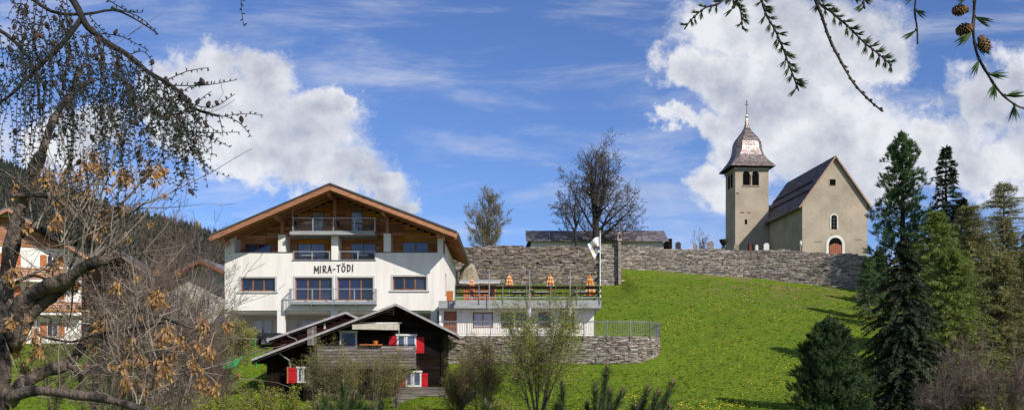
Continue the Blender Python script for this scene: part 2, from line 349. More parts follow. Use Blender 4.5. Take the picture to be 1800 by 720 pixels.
def wall_holes(mb, x0, x1, z0, z1, y0, y1, holes):
    xs = sorted({x0, x1, *[min(max(h[i], x0), x1) for h in holes for i in (0, 1)]}); zs = sorted({z0, z1, *[min(max(h[i], z0), z1) for h in holes for i in (2, 3)]})
    solid = lambda i, j: 0 <= i < len(xs)-1 and 0 <= j < len(zs)-1 and not any(h[0]-1e-6 <= (xs[i]+xs[i+1])/2 <= h[1] and h[2] <= (zs[j]+zs[j+1])/2 <= h[3] for h in holes)
    for i in range(len(xs)-1):
        for j in range(len(zs)-1):
            if not solid(i, j): continue
            a, b, c, d = xs[i], xs[i+1], zs[j], zs[j+1]
            mb.add([(a,y0,c),(b,y0,c),(b,y0,d),(a,y0,d)], [(0,1,2,3)]); mb.add([(a,y1,c),(b,y1,c),(b,y1,d),(a,y1,d)], [(3,2,1,0)])
            for (ok, pts) in ((solid(i-1,j), [(a,y0,c),(a,y0,d),(a,y1,d),(a,y1,c)]), (solid(i+1,j), [(b,y0,c),(b,y1,c),(b,y1,d),(b,y0,d)]),
                              (solid(i,j-1), [(a,y0,c),(a,y1,c),(b,y1,c),(b,y0,c)]), (solid(i,j+1), [(a,y0,d),(b,y0,d),(b,y1,d),(a,y1,d)])):
                if not ok: mb.add(pts, [(0,1,2,3)])
    return mb
def window(parent, x0, x1, z0, z1, y, n=2, fm='framewood', pm='glass', fw=0.07, name='window', sill=None, bar=0, parts_label=None):
    f = MB(); d = 0.08
    f.box(x0, x0+fw, y, y+d, z0, z1); f.box(x1-fw, x1, y, y+d, z0, z1)
    f.box(x0+fw, x1-fw, y+.002, y+d, z0, z0+fw); f.box(x0+fw, x1-fw, y+.002, y+d, z1-fw, z1)
    wdt = (x1 - x0 - fw) / n
    for k in range(1, n): f.box(x0+k*wdt, x0+k*wdt+fw, y+.004, y+d, z0+fw, z1-fw)
    if bar:
        f.box(x0+fw, x1-fw, y+.01, y+d-.01, (z0+z1)/2-.02, (z0+z1)/2+.02)
    fo = f.build(name, fm, parent)
    for k in range(n): 
        p = piece('pane', pm, fo, x0+fw+k*wdt+.001, x0+(k+1)*wdt-.001, y+.045, y+.06, z0+fw+.001, z1-fw-.001)
        p.rotation_euler = (rnd.uniform(-.01, .01), 0, rnd.uniform(-.015, .015))
    if sill: piece('sill', sill, fo, x0-.08, x1+.08, y-.16, y-.001, z0-.09, z0-.001)
    return fo

# ------------------------------------------------------------------ terrain
def sst(t): t = np.clip(t, 0, 1); return t*t*(3-2*t)
def height(x, y):
    x = np.asarray(x, float); y = np.asarray(y, float)
    def pr(y): return np.interp(y, [-60, 0, 40, 52, 60, 68, 74, 84, 97, 104, 107.5, 150, 260, 600, 3000], [-1.7, -1.7, -2.1, -2.0, -1.3, 1.0, 2.8, 5.6, 9.1, 11.0, 13.0, 13.0, 2, -10, -60])
    r = sum(pr(y + k) for k in (-2.5, -1, 0, 1, 2.5)) / 5 - np.clip(x - 11, 0, 60) * 0.055 * sst((y-60)/40) * (1 - 0.45*sst((y-104)/3))
    r = r - 0.7 * sst((11.3 - x) / 1.0) * sst((y-88)/8) * (1 - sst((y-101)/2))
    l = np.interp(y, [-60, 0, 40, 52, 60, 68, 73, 77, 110, 350, 3000], [-1.7, -1.7, -2.1, -2.1, -1.95, 0.6, 2.45, 2.6, 3.2, 12, 12])
    w = sst((-4.8 - x) / 4.2)
    h = r * (1 - w) + l * w
    pk = np.interp(x, [-3000, -900, -492, -389, -283, -150, -60], [600, 330, 188, 148, 118, 55, 0])
    h = h + pk * sst((y - 350) / 650) + 0.06*np.sin(x*.9+y*.31)*np.cos(y*.7-x*.23) + 0.04*np.sin(x*2.3+1)*np.sin(y*1.9)
    return h
def H(x, y): return float(height(x, y))
def ground():
    xs = np.concatenate([np.linspace(-3000, -300, 22)[:-1], np.linspace(-300, -60, 30)[:-1], np.linspace(-60, 70, 220)[:-1], np.linspace(70, 300, 16)[:-1], np.linspace(300, 3000, 12)])
    ys = np.concatenate([np.linspace(-300, 30, 16)[:-1], np.linspace(30, 115, 170)[:-1], np.linspace(115, 1100, 60)[:-1], np.linspace(1100, 5000, 8)])
    X, Y = np.meshgrid(xs, ys); Z = height(X, Y); V = np.stack([X, Y, Z], -1).reshape(-1, 3); nx = len(xs)
    i = np.arange(len(ys)-1)[:, None] * nx + np.arange(nx-1)[None]; i = i.ravel()
    MB().add(V, np.stack([i, i+1, i+nx+1, i+nx], 1)).build('ground', 'grass', smooth=True, kind='structure')
    n = 52000
    Yg = 48 + (104-48) * rng.random(n)**1.3; Xg = rng.uniform(-0.5, 0.54, n) * Yg
    keep = ~((Xg < -4) & (Yg > 73)) & ~((Xg < 6.2) & (Yg > 66.5) & (Yg < 84) & (Xg > -6)) & ~((Xg < 10.4) & (Yg > 66.5) & (Yg < 76) & (Xg > -6)) & ~((Xg > 5) & (Xg < 12) & (Yg > 98.5)) & ~((Yg > 99) & (Xg < 11)) & ~((Yg > 99 + 3*(36-Xg)/25))
    Xg, Yg = Xg[keep], Yg[keep]; Zg = height(Xg, Yg); n = len(Xg)
    mb = MB()
    for k in range(3):
        a = rng.random(n) * 6.28; w = rng.uniform(.03, .08, n); h = rng.uniform(.025, .085, n); lean = rng.normal(0, .06, (n, 2))
        P = np.stack([Xg + rng.normal(0, .06, n), Yg + rng.normal(0, .06, n), Zg - .01], 1); U = np.stack([np.cos(a)*w, np.sin(a)*w, 0*a], 1)
        mb.tris(P - U, P + U, P + np.stack([lean[:, 0], lean[:, 1], h], 1))
    mb.build('grass_tufts', 'blade', kind='stuff')['label'] = 'short spring grass of the meadow'
    # dandelions in drifts
    n = 14000; Yd = 48 + 54 * rng.random(n)**1.1; Xd = rng.uniform(-0.12, 0.5, n) * Yd
    f = np.sin(Xd*.35+1.3)*np.cos(Yd*.28) + 0.6*np.sin(Xd*.9-Yd*.6) + rng.normal(0, .6, n)
    keep = (f > 0.55) & ~((Xd < 10.6) & (Yd > 66) & (Yd < 84)) & ~((Xd < 11.2) & (Yd > 99)) & (Yd < 99 + 3*(36-Xd)/25 - .5) & (Xd*F/Yd+900 > 800)
    Xd, Yd = Xd[keep], Yd[keep]; n = len(Xd); C = np.stack([Xd, Yd, height(Xd, Yd) + rng.uniform(.1, .17, n)], 1); s = rng.uniform(.014, .034, (n, 1))
    t = rng.normal(0, .35, n); U = np.stack([np.ones(n), 0*t, t], 1) * s; Vv = np.stack([0*t, np.full(n, .35), np.full(n, .9)], 1) * s
    MB().cards(C, U, Vv).build('dandelion_flowers', 'dandelion', kind='stuff')['label'] = 'yellow dandelion flowers scattered over the meadow'
ground()

# ------------------------------------------------------------------ stone walls
def stone_mesh(i, mt):
    r = random.Random(i); v = []
    for x in (-.5, .5):
        for y in (-.5, .5):
            for z in (-.5, .5):
                v.append((x + r.uniform(-.13, .13), y + (r.uniform(-.25, .1) if y < 0 else 0), z + r.uniform(-.22, .22)))
    return MB().add(v, [(0,1,3,2),(4,6,7,5),(0,4,5,1),(2,3,7,6),(0,2,6,4),(1,5,7,3)])
def stone_wall(root, path, zbot, ztop, mt, hmin, hmax, lmin, lmax, thick=0.6, seed=1, depth=0.16, cap=300):
    """path: list of (x,y) local; zbot/ztop functions of arc position"""
    r = random.Random(seed); S = []
    P = [Vector(p) for p in path]; L = [0]
    for a, b in zip(P, P[1:]): L.append(L[-1] + (b - a).length)
    def at(s):
        for i in range(len(P)-1):
            if s <= L[i+1] or i == len(P)-2:
                t = (s - L[i]) / (L[i+1]-L[i]); d = (P[i+1]-P[i]).normalized(); return P[i].lerp(P[i+1], t), d
    tot = L[-1]; z = min(zbot(s) for s in np.linspace(0, tot, 30)); zt = max(ztop(s) for s in np.linspace(0, tot, 30))
    while z < zt:
        h = r.uniform(hmin, hmax); s = r.uniform(-.3, 0)
        while s < tot:
            l = r.uniform(lmin, lmax) * (1.3 if h > (hmin+hmax)/2 else 1); c = s + l/2
            if 0 <= c <= tot and z + h > zbot(c) - .1 and z + h*.6 < ztop(c):
                if r.random() > .2 or h < hmin*1.3: S.append((c, z + h/2, l - .022, h - .018, r.uniform(0, .05)))
                else:
                    S.append((c, z + h*.25, l - .02, h*.5 - .014, r.uniform(0, .04))); S.append((c, z + h*.75, l - .025, h*.5 - .014, r.uniform(0, .04)))
            s += l
        z += h
    # the body behind the stones
    n = max(8, int(tot / 1.0)); mb = MB(); V = []
    for i in range(n+1):
        s = tot * i / n; p, d = at(s); nn = Vector((d.y, -d.x)); q = p - nn * thick
        V += [(p.x, p.y, zbot(s)-.6), (p.x, p.y, ztop(s)-.05), (q.x, q.y, ztop(s)-.05), (q.x, q.y, zbot(s)-.6)]
    mb.add(V, [(4*i+k, 4*i+4+k, 4*i+4+(k+1) % 4, 4*i+(k+1) % 4) for i in range(n) for k in range(4)] + [(0, 1, 2, 3), (4*n+3, 4*n+2, 4*n+1, 4*n)])
    mb.build('core', 'mortar', root)
    S.sort(key=lambda q: -q[2]*q[3])
    kinds = [stone_mesh(k, mt).mesh('stone', mt) for k in range(10)]; rest = MB()
    for i, (c, zc, l, h, pr) in enumerate(S):
        p, d = at(c); nn = Vector((d.y, -d.x)); a = math.atan2(d.y, d.x); loc = (p.x + nn.x*(pr-.02), p.y + nn.y*(pr-.02), zc)
        if i < cap:
            o = bpy.data.objects.new('stone', kinds[i % 10]); COL.objects.link(o); o.parent = root; o.location = loc
            o.scale = (l, depth*r.uniform(.7, 1.5), h); o.rotation_euler = (r.uniform(-.12, .12), r.uniform(-.09, .09), a + r.uniform(-.07, .07))
        else:
            sm = stone_mesh(i % 97, mt); v = sm.v[0] * (l, depth, h); ca, sa = math.cos(a), math.sin(a)
            v = np.stack([v[:, 0]*ca - v[:, 1]*sa + loc[0], v[:, 0]*sa + v[:, 1]*ca + loc[1], v[:, 2] + loc[2]], 1); rest.add(v, sm.q[0])
    if rest.n: rest.build('small_stones', mt, root, kind='stuff')
    return at, tot
def churchyard():
    t = thing('stone_wall', 'tall brown rubble bastion wall behind the terrace, with the flag in front', 'wall', (0, 100, 9))
    at, tot = stone_wall(t, [(-14, 0), (8.9, 0)], lambda s: -.6, lambda s: 3.93 + .06*math.sin(s*1.1) + .04*math.sin(s*3.1), 'stone', .10, .24, .28, .78, seed=3, cap=300)
    for wx, wz in ((-2.2, 2.3), (.2, 1.9), (2.4, 2.2), (4.6, 2.25), (6.0, 2.2), (7.6, 1.1)): piece('weep_hole', 'opening_shade', t, wx, wx+.2, -.14, -.05, wz, wz+.17)  # small plates, the shade of each hole is put into their colour
    b = thing('stone_wall', 'rubble wall end with pale joints, between flagpole and meadow under the cross', 'wall', (0, 99.6, 9))
    stone_wall(b, [(8.75, 0), (10.55, 0), (10.9, 4.6)], lambda s: -.5, lambda s: 4.0, 'stone_light', .12, .27, .28, .7, seed=5, cap=200)
    q = thing('stone_wall', 'long low churchyard wall along the top of the meadow below the church', 'wall', (0, 0, 0))
    p0 = (10.95, 104); p1 = (24, 103.2); p2 = (36.5, 99.5); tot2 = (Vector(p1)-Vector(p0)).length + (Vector(p2)-Vector(p1)).length
    def pos(s):
        l1 = (Vector(p1)-Vector(p0)).length
        return Vector(p0).lerp(Vector(p1), s/l1) if s < l1 else Vector(p1).lerp(Vector(p2), (s-l1)/(tot2-l1))
    def zt(s):
        p = pos(min(s, tot2)); px = 900 + p.x*F/p.y; return (HZ - np.interp(px, [1080, 1180, 1400, 1525], [430, 436, 440, 449])) * p.y / F + .05*math.sin(s*2.3) + .05*math.sin(s*.9)
    def zb(s): p = pos(min(s, tot2)); return H(p.x, p.y-.3) - .2
    stone_wall(q, [p0, p1, p2], zb, zt, 'stone_light', .09, .21, .24, .66, seed=9, cap=300)
    # stone cross pillar
    c = W(1089, 430, 99.2); c.z = 9.0
    k = thing('stone_cross', 'pale stone pillar with a niche and small cross on the wall corner', 'cross', c)
    MB().box(-.12, .12, -.12, .12, 0, 4.35).build('shaft', 'limewash' if 0 else 'stone_light', k); 
    m_ = MB().box(-.22, .22, -.22, .22, 4.35, 4.47); m_.box(-.20, -.11, -.18, .18, 4.47, 4.9); m_.box(.11, .20, -.18, .18, 4.47, 4.9); m_.box(-.20, .20, -.18, .18, 4.9, 5.0); m_.prism([(-.24, 5.0), (.24, 5.0), (0, 5.3)], -.2, .2); m_.build('niche', 'stone_light', k)
    m_ = MB().box(-.05, .05, -.05, .05, 5.35, 6.0); m_.box(-.2, .2, -.045, .045, 5.68, 5.78); m_.build('cross_arms', 'stone_light', k)
    # roofed building behind the wall
    y = 110; L0 = W(934, 0, y).x; L1 = W(1166, 0, y).x
    s = thing('long_shed', 'long low building with dark slate roof behind the bastion wall', 'building', (0, y, 12.5))
    MB().box(L0, L1, 0, 5, 0, 2.35).build('wall', 'limewash', s)
    z0 = (HZ-424)*(y-.6)/F - 12.5; z1 = (HZ-407)*(y+2.6)/F - 12.5
    r0 = (L0-.7, -.6, z0); 
    rf = MB().hexa([(L0-.6, -.6, z0), (L1+.5, -.6, z0), (L1+.2, 2.6, z1), (L0+.1, 2.6, z1), (L0-.6, -.6, z0+.1), (L1+.5, -.6, z0+.1), (L1+.2, 2.6, z1+.1), (L0+.1, 2.6, z1+.1)]); rf.hexa([(L0+.1, 2.6, z1), (L1+.2, 2.6, z1), (L1+.5, 5.8, z0), (L0-.6, 5.8, z0), (L0+.1, 2.6, z1+.1), (L1+.2, 2.6, z1+.1), (L1+.5, 5.8, z0+.1), (L0-.6, 5.8, z0+.1)]); roof = rf.build('roof', 'church_slate', s)
    MB().box(L1+.5, L1+.9, -.3, 4.5, 0, z0+.35).build('end_wall', 'darkwood', s)
    sm = MB()
    for i in range(6):
        f0, f1 = i/6, (i+1)/6; ya = -.6+3.2*f0; yb = -.6+3.2*f1; za = z0+.1+(z1-z0)*f0; zb_ = z0+.1+(z1-z0)*f1; x = L0-.6
        while x < L1+.4:
            w = rnd.uniform(.5, .8); x2 = min(x+w, L1+.45); sm.hexa([(x, ya, za), (x2-.02, ya, za), (x2-.02, yb, zb_), (x, yb, zb_), (x, ya, za+.06), (x2-.02, ya, za+.06), (x2-.02, yb, zb_+.02), (x, yb, zb_+.02)]); x = x2
    sm.build('slates', 'church_slate', roof, kind='stuff')
    for xx in (-.0, 1.6, 3.2): pass
    MB().box(L0+1.9, L0+1.98, .3, .38, 2.3, 3.3).build('vent_pipe', 'metal', s)
    # gravestones
    gs = [(1192, 425, 'black', 'dark gravestone left of the bare churchyard shrub', .55), (1222, 428, 'stone', 'small brown gravestone beside the bare shrub', .4), (1249, 424, 'stone_light', 'pale gravestone right of the bare shrub', .62),
          (1294, 429, 'rock', 'low mossy grey gravestone in front of the tower', .5), (1319, 430, 'redwood', 'small reddish gravestone in front of the tower', .35), (1347, 427, 'limewash', 'white gravestone at foot of the nave', .55), (1330, 430, 'limewash', 'little white gravestone between tower and nave', .3)]
    for px, py, mt_, lb, w in gs:
        p = W(px, py, 106.5); z = 12.7; h = p.z - z
        g = thing('gravestone', lb, 'gravestone', (p.x, 106.5, z), 0, 'gravestones behind the wall')
        MB().prism([(-w/2, .2), (w/2, .2), (w/2, h-.15), (w/4, h), (-w/4, h), (-w/2, h-.15)], -.1, .1).build('slab', mt_, g); MB().box(-w/2-.08, w/2+.08, -.18, .18, 0, .2).build('plinth', 'concrete', g)
    p = W(1272, 421, 106.5); g = thing('urn', 'dark stone urn on a pedestal at the tower corner', 'urn', (p.x, 106.5, 12.7))
    MB().box(-.2, .2, -.2, .2, 0, 1.0).build('pedestal', 'black', g); MB().lathe([(.12, 1.0), (.16, 1.1), (.42, 1.5), (.46, 1.75), (.3, 1.78), (.0, 1.7)], 12).build('bowl', 'black', g)
churchyard()

# ------------------------------------------------------------------ church
def church():
    rz = R(4.2)
    o = Vector((32.6, 115, 12.6))
    t = thing('church', 'sand-coloured plastered village church with copper-brown bell roof on its tower', 'church', o, rz)
    # nave: local x 0..7.5, y 0..15, z from base
    Wd, Dp, he, hr = 7.5, 15.0, 7.15, 12.3
    # front gable wall with painted-dark openings (door, window, vent)
    def arch(cx, z0, w, h, n=8): # outline points of a round-headed opening
        return [(cx-w/2, z0), (cx-w/2, z0+h-w/2)] + [(cx - w/2*math.cos(math.pi*k/n), z0+h-w/2+w/2*math.sin(math.pi*k/n)) for k in range(1, n)] + [(cx+w/2, z0+h-w/2), (cx+w/2, z0)]
    MB().prism([(0, 0), (Wd, 0), (Wd, he), (Wd/2, hr), (0, he)], 0, .5).build('gable_wall', 'render_church', t)
    MB().box(0, .45, .5, Dp, 0, he).build('side_wall', 'render_church', t); MB().box(Wd-.45, Wd, .5, Dp, 0, he).build('side_wall', 'render_church', t)
    MB().prism([(0, 0), (Wd, 0), (Wd, he), (Wd/2, hr), (0, he)], Dp, Dp+.4).build('rear_wall', 'render_church', t)
    def opening(cx, z0, w, h, mt, nm, surround=None, sw=.14, panes=True):
        o_ = MB().prism(arch(cx, z0, w, h), -.012, -.004).build(nm, mt, t)  # flat plate on the solid wall, its colour stands for inner shade
        if surround:
            a = arch(cx, z0, w+2*sw, h+sw); b = arch(cx, z0, w, h); n = len(a); m_ = MB()
            for (ya) in (-.05,):
                V = [(x, ya, z) for x, z in a] + [(x, ya, z) for x, z in b] + [(x, .0, z) for x, z in a] + [(x, .0, z) for x, z in b]
                m_.add(V, [(i, i+1, n+i+1, n+i) for i in range(n-1)] + [(i, 2*n+i, 2*n+i+1, i+1) for i in range(n-1)] + [(n+i, n+i+1, 3*n+i+1, 3*n+i) for i in range(n-1)])
            m_.build('surround', surround, o_)
        return o_
    pw = lambda px, py: ((px-1410)/115*Wd, (HZ-py)*115/F - o.z)
    cx, z = pw(1468.5, 440); dr = opening(cx, z-.6, 1.55, 2.1, 'opening_shade', 'door', 'limewash', .3)
    for k in range(6): piece('plank', 'doorbrown', dr, cx-.68+k*.23, cx-.47+k*.23, -.035, -.014, z-.6, z+.85-.06*abs(k-2.5)**1.3)
    piece('lintel', 'darkwood', dr, cx-.74, cx+.74, -.04, -.016, z+1.0, z+1.06)
    cx, z = pw(1466, 402); w_ = opening(cx, z, .68, 1.62, 'opening_shade', 'window', 'limewash', .13)
    piece('glazing_bar', 'darkmetal', w_, cx-.02, cx+.02, -.03, -.013, z, z+1.55)
    for k in range(3): piece('glazing_bar', 'darkmetal', w_, cx-.34, cx+.34, -.028, -.014, z+.35+k*.38, z+.38+k*.38)
    cx, z = pw(1463.5, 326); m_ = MB(); m_.box(cx-.42, cx+.42, -.04, .0, z+.0, z+.06); m_.box(cx-.42, cx+.42, -.04, .0, z+.76, z+.82); m_.box(cx-.42, cx-.34, -.04, 0, z+.06, z+.76); m_.box(cx+.34, cx+.42, -.04, 0, z+.06, z+.76)
    wf = m_.build('vent_opening', 'render_church', t); piece('recess_shade', 'opening_shade', wf, cx-.34, cx+.34, -.02, -.004, z+.06, z+.76)  # dark plate within the frame, vent shade painted on, nothing is cut
    for px, py, w in ((1438, 424, .9), (1509, 420, .8), (1466, 412, .7)):
        cx, z = pw(px, py); piece('ledge_stone', 'stone', t, cx-w/2, cx+w/2, -.03, .1, z-.04, z+.05)
    # nave roof: slabs with slates in courses
    ov = .45; sl_ = (hr-he)/(Wd/2); roofs = []
    for sgn in (-1, 1):
        xe = -ov if sgn < 0 else Wd+ov; ze = he - ov*sl_
        a, b = (xe, ze+.12), (Wd/2, hr+.12)
        rf = MB(); rf.hexa([(xe, -.3, ze), (Wd/2, -.3, hr), (Wd/2, Dp+.6, hr), (xe, Dp+.6, ze), (xe, -.3, ze+.14), (Wd/2, -.3, hr+.14), (Wd/2, Dp+.6, hr+.14), (xe, Dp+.6, ze+.14)])
        ro = rf.build('roof', 'church_slate', t); nc = 22; sm = MB(); nx, nz = (-(hr-he), Wd/2) if sgn < 0 else ((hr-he), Wd/2); ln = math.hypot(nx, nz); nx /= ln; nz /= ln
        for i in range(nc):
            f0, f1 = i/nc, (i+1)/nc; y = -.35
            A = (a[0]+(b[0]-a[0])*f0, a[1]+(b[1]-a[1])*f0+.03); B = (a[0]+(b[0]-a[0])*f1, a[1]+(b[1]-a[1])*f1+.03)
            while y < Dp+.55:
                w = rnd.uniform(.3, .6); y2 = min(y+w, Dp+.6); k = rnd.uniform(.02, .06)
                V = [(A[0]+nx*k, y, A[1]+nz*k), (A[0]+nx*k, y2-.02, A[1]+nz*k), (B[0], y2-.02, B[1]), (B[0], y, B[1])]; V2 = [(p[0]-nx*.05, p[1], p[2]-nz*.05) for p in V]
                sm.hexa(V2 + V); y = y2
        sm.build('slates', 'church_slate', ro, kind='stuff')
        # snow guards
        if sgn < 0:
            for f, yy in ((.30, (0, Dp)), (.52, (1.2, Dp))):
                x_, z_ = a[0]+(b[0]-a[0])*f, a[1]+(b[1]-a[1])*f
                piece('snow_guard', 'darkwood', ro, x_-.12, x_-.04, yy[0], yy[1], z_+.12, z_+.22)
                for k in range(9): piece('bracket', 'darkmetal', ro, x_-.1, x_, yy[0]+.4+k*1.6, yy[0]+.48+k*1.6, z_+.02, z_+.3)
        beam('verge_board', 'verge', t, (xe, -.34, ze+.0), (Wd/2, -.34, hr+.04), .06, .15)
    MB().tube([(-.5, -.2, he-.62), (-.5, Dp, he-.62)], .08, 8).build('gutter', 'darkmetal', t)
    MB().tube([(-.5, Dp-2.9, he-.6), (-.12, Dp-2.9, he-.9), (-.12, Dp-2.9, .2)], .06, 6).build('downpipe', 'darkmetal', t)
    MB().tube([(-.12, .15, 0), (-.12, .15, 2.4)], .035, 6).lathe([(.0, 2.3), (.12, 2.4), (.16, 2.6), (.1, 2.85), (0, 2.95)], 10, (-.12, .15, 0)).build('lamp', 'whitepaint', t)
    # link between nave and tower
    # tower
    ty = 11.6; tw = 4.2; tx = -4.24; th = 13.55
    Z = lambda py: (HZ-py)*125/F - o.z
    th = Z(290)
    m_ = MB(); m_.box(tx, tx+tw, ty, ty+tw, 0, th); tower = m_.build('tower', 'render_church', t)
    MB().hexa([(tx+tw-.02, ty+.8, he-.5), (.3, ty+.8, he-.2), (1.6, ty+4.2, he+2.2), (tx+tw-.02, ty+4.2, he+2.4), (tx+tw-.02, ty+.8, he-.3), (.3, ty+.8, he-.0), (1.6, ty+4.2, he+2.4), (tx+tw-.02, ty+4.2, he+2.6)]).build('link_roof', 'shingle', t)
    # belfry openings: twin arches front and left, inner shade painted on flat plates
    for side in (0, 1):
        for k, dx in enumerate((-.58, .58)):
            zc = Z(322) ; w = .86; h = 1.78
            pts = arch(0, 0, w, h)
            if side == 0:
                cxx = tx + tw*.47 + dx; f = MB().prism([(cxx+x, zc+z) for x, z in pts], ty-.012, ty-.004).build('belfry_opening', 'opening_shade', tower)
                for j in range(5): pass
            else:
                cyy = ty + tw*.5 + dx; V = [(cyy+x, zc+z) for x, z in pts]; f = MB().prism(V, tx-.012, tx-.004, axis=0).build('belfry_opening', 'opening_shade', tower)
        if side == 0:
            cxx = tx + tw*.47; MB().tube([(cxx, ty-.03, Z(322)), (cxx, ty-.03, Z(322)+1.25)], .09, 8).box(cxx-.16, cxx+.16, ty-.14, ty+.04, Z(322)+1.22, Z(322)+1.36).box(cxx-1.1, cxx+1.1, ty-.1, ty+.02, Z(322)-.1, Z(322)).build('colonnette', 'render_church', tower)
    for px, py, w, h in ((1312, 391, .3, .62), (1320, 440, .7, .9), (1297, 337, .35, .1), (1305, 371, .5, .1), (1317, 371, .4, .1)):
        cxx = tx + (px-1293)/59*tw; z = Z(py); piece('slot', 'opening_shade', tower, cxx-w/2, cxx+w/2, ty-.01, ty+.05, z, z+h)  # thin plates with the slot shade painted in
    # bell roof: square in plan with flared foot
    cx, cy = tx+tw/2, ty+tw/2; zz = lambda py: Z(py)
    prof = [(43, 288.5), (42.5, 287), (37, 280.5), (31.5, 273), (27, 265), (25, 256), (24.3, 248), (23, 240), (19.5, 233.5), (14.5, 227), (9, 220), (5, 213), (3.0, 206), (2.0, 198), (1.2, 186)]
    n = 8; V = []; oc = []
    m_ = MB(); sc_ = 1/14.4
    def ring(hw, z, ch):       # square with clipped corners, ch 0..1
        c = hw * ch * .42; q = [(-hw+c, -hw), (hw-c, -hw), (hw, -hw+c), (hw, hw-c), (hw-c, hw), (-hw+c, hw), (-hw, hw-c), (-hw, -hw+c)]
        return [(cx+x, cy+y, z) for x, y in q]
    def rows(prof_, jitter=0):
        out = []
        for i, (hw, py) in enumerate(prof_):
            out.append(ring(hw*sc_*.93, zz(py), min(1, max(0.02, (i-1)*.25))))
        return out
    # subdivide profile into shingle courses, each course slightly stepped
    P2 = []
    for (a, b) in zip(prof, prof[1:]):
        k = max(1, int(round(math.hypot(a[0]-b[0], a[1]-b[1]) / 3.2)))
        for j in range(k): P2.append((a[0]+(b[0]-a[0])*j/k, a[1]+(b[1]-a[1])*j/k, j/k))
    idx = np.interp(range(len(P2)), [0, 3, len(P2)*.35, len(P2)], [.02, .05, .8, 1])
    bell = MB()
    for i in range(len(P2)-1):
        a = ring(P2[i][0]*sc_*.93+.035, zz(P2[i][1]), idx[i]); b = ring(P2[i+1][0]*sc_*.93, zz(P2[i+1][1]), idx[i+1])
        for k in range(8):
            A, B, C, D = Vector(a[k]), Vector(a[(k+1) % 8]), Vector(b[(k+1) % 8]), Vector(b[k]); w = (B-A).length; ns = max(1, int(w/.4))
            for j in range(ns):
                f0, f1 = j/ns, (j+1)/ns; e = rnd.uniform(0, .02); p = [A.lerp(B, f0), A.lerp(B, f1), D.lerp(C, f1), D.lerp(C, f0)]
                c0 = Vector((cx, cy, p[0].z)); 
                for q in (0, 1): p[q] = p[q] + (p[q]-c0).normalized()*e
                bell.add([tuple(v) for v in p], [(0, 1, 2, 3)])
    bl = bell.build('bell_roof', 'shingle', t)
    a = ring(prof[0][0]*sc_*.93, zz(288.8), 0.02); MB().add(a, [(0, 1, 2, 3), (4, 5, 6, 7), (0, 3, 4, 7)]).build('soffit', 'darkwood', bl)
    MB().box(tx-.12, tx+tw+.12, ty-.12, ty+tw+.12, th-.3, th-.02).build('cornice', 'render_church', tower)
    MB().tube([(cx, cy, zz(208)), (cx, cy, zz(196)), (cx, cy, zz(186)), (cx, cy, zz(165))], [.16, .1, .05, .03], 8).lathe([(0, 0), (.17, .1), (.2, .22), (.12, .36), (0, .42)], 10, (cx, cy, zz(196))).build('spire_rod', 'darkmetal', bl)
    v = MB(); v.box(cx-.05, cx+.05, cy-.03, cy+.03, zz(172), zz(163)); v.box(cx-.2, cx+.2, cy-.02, cy+.02, zz(172), zz(169)); v.lathe([(0, 0), (.09, .06), (.09, .14), (0, .2)], 8, (cx, cy, zz(166))); v.build('weather_vane', 'darkmetal', bl)
church()

# ------------------------------------------------------------------ hotel
hx = lambda px: (px-900)/24.0
hz = lambda py: (HZ-py)/24.0
LETTERS = {'M': [[(0, 0), (.06, 1)], [(.06, 1), (.38, .3), (.72, .98)], [(.72, .98), (.72, -.05)]], 'I': [[(.1, 1), (.06, 0)]], 'R': [[(.08, .98), (.1, 0)], [(.08, .98), (.45, .96), (.58, .74), (.42, .52), (.1, .45)], [(.2, .46), (.66, 0)]],
    'A': [[(0, -.02), (.34, 1), (.66, -.02)], [(.12, .38), (.58, .42)]], '-': [[(0, .42), (.42, .46)]], 'T': [[(-.02, .97), (.7, 1.02)], [(.34, .98), (.34, 0)]], 'O': [[(.3, 0), (.08, .18), (.02, .5), (.12, .82), (.34, .92), (.58, .78), (.64, .45), (.52, .14), (.3, 0)], [(.18, 1.12), (.18, 1.24)], [(.46, 1.14), (.46, 1.26)]], 'D': [[(.08, 1), (.1, 0)], [(.0, 1.0), (.4, .95), (.62, .6), (.5, .2), (.1, 0)]]}
def lettering(parent, text, x, z, y, h, adv, tilt=.03, w=.045):
    for ch in text:
        m_ = MB()
        for st in LETTERS[ch]:
            P = [(x + a*h*.78, z + b*h) for a, b in st]
            for (a, b) in zip(P, P[1:]):
                d = Vector(b) - Vector(a); n_ = Vector((-d.y, d.x)).normalized() * w; e = d.normalized() * w * .6
                q = [Vector(a)-n_-e, Vector(b)-n_+e, Vector(b)+n_+e, Vector(a)+n_-e]; m_.prism([tuple(k) for k in q], y-.035, y-.003)
        m_.build('letter', 'lettering', parent)
        x += adv[ch] * h; z += tilt * h
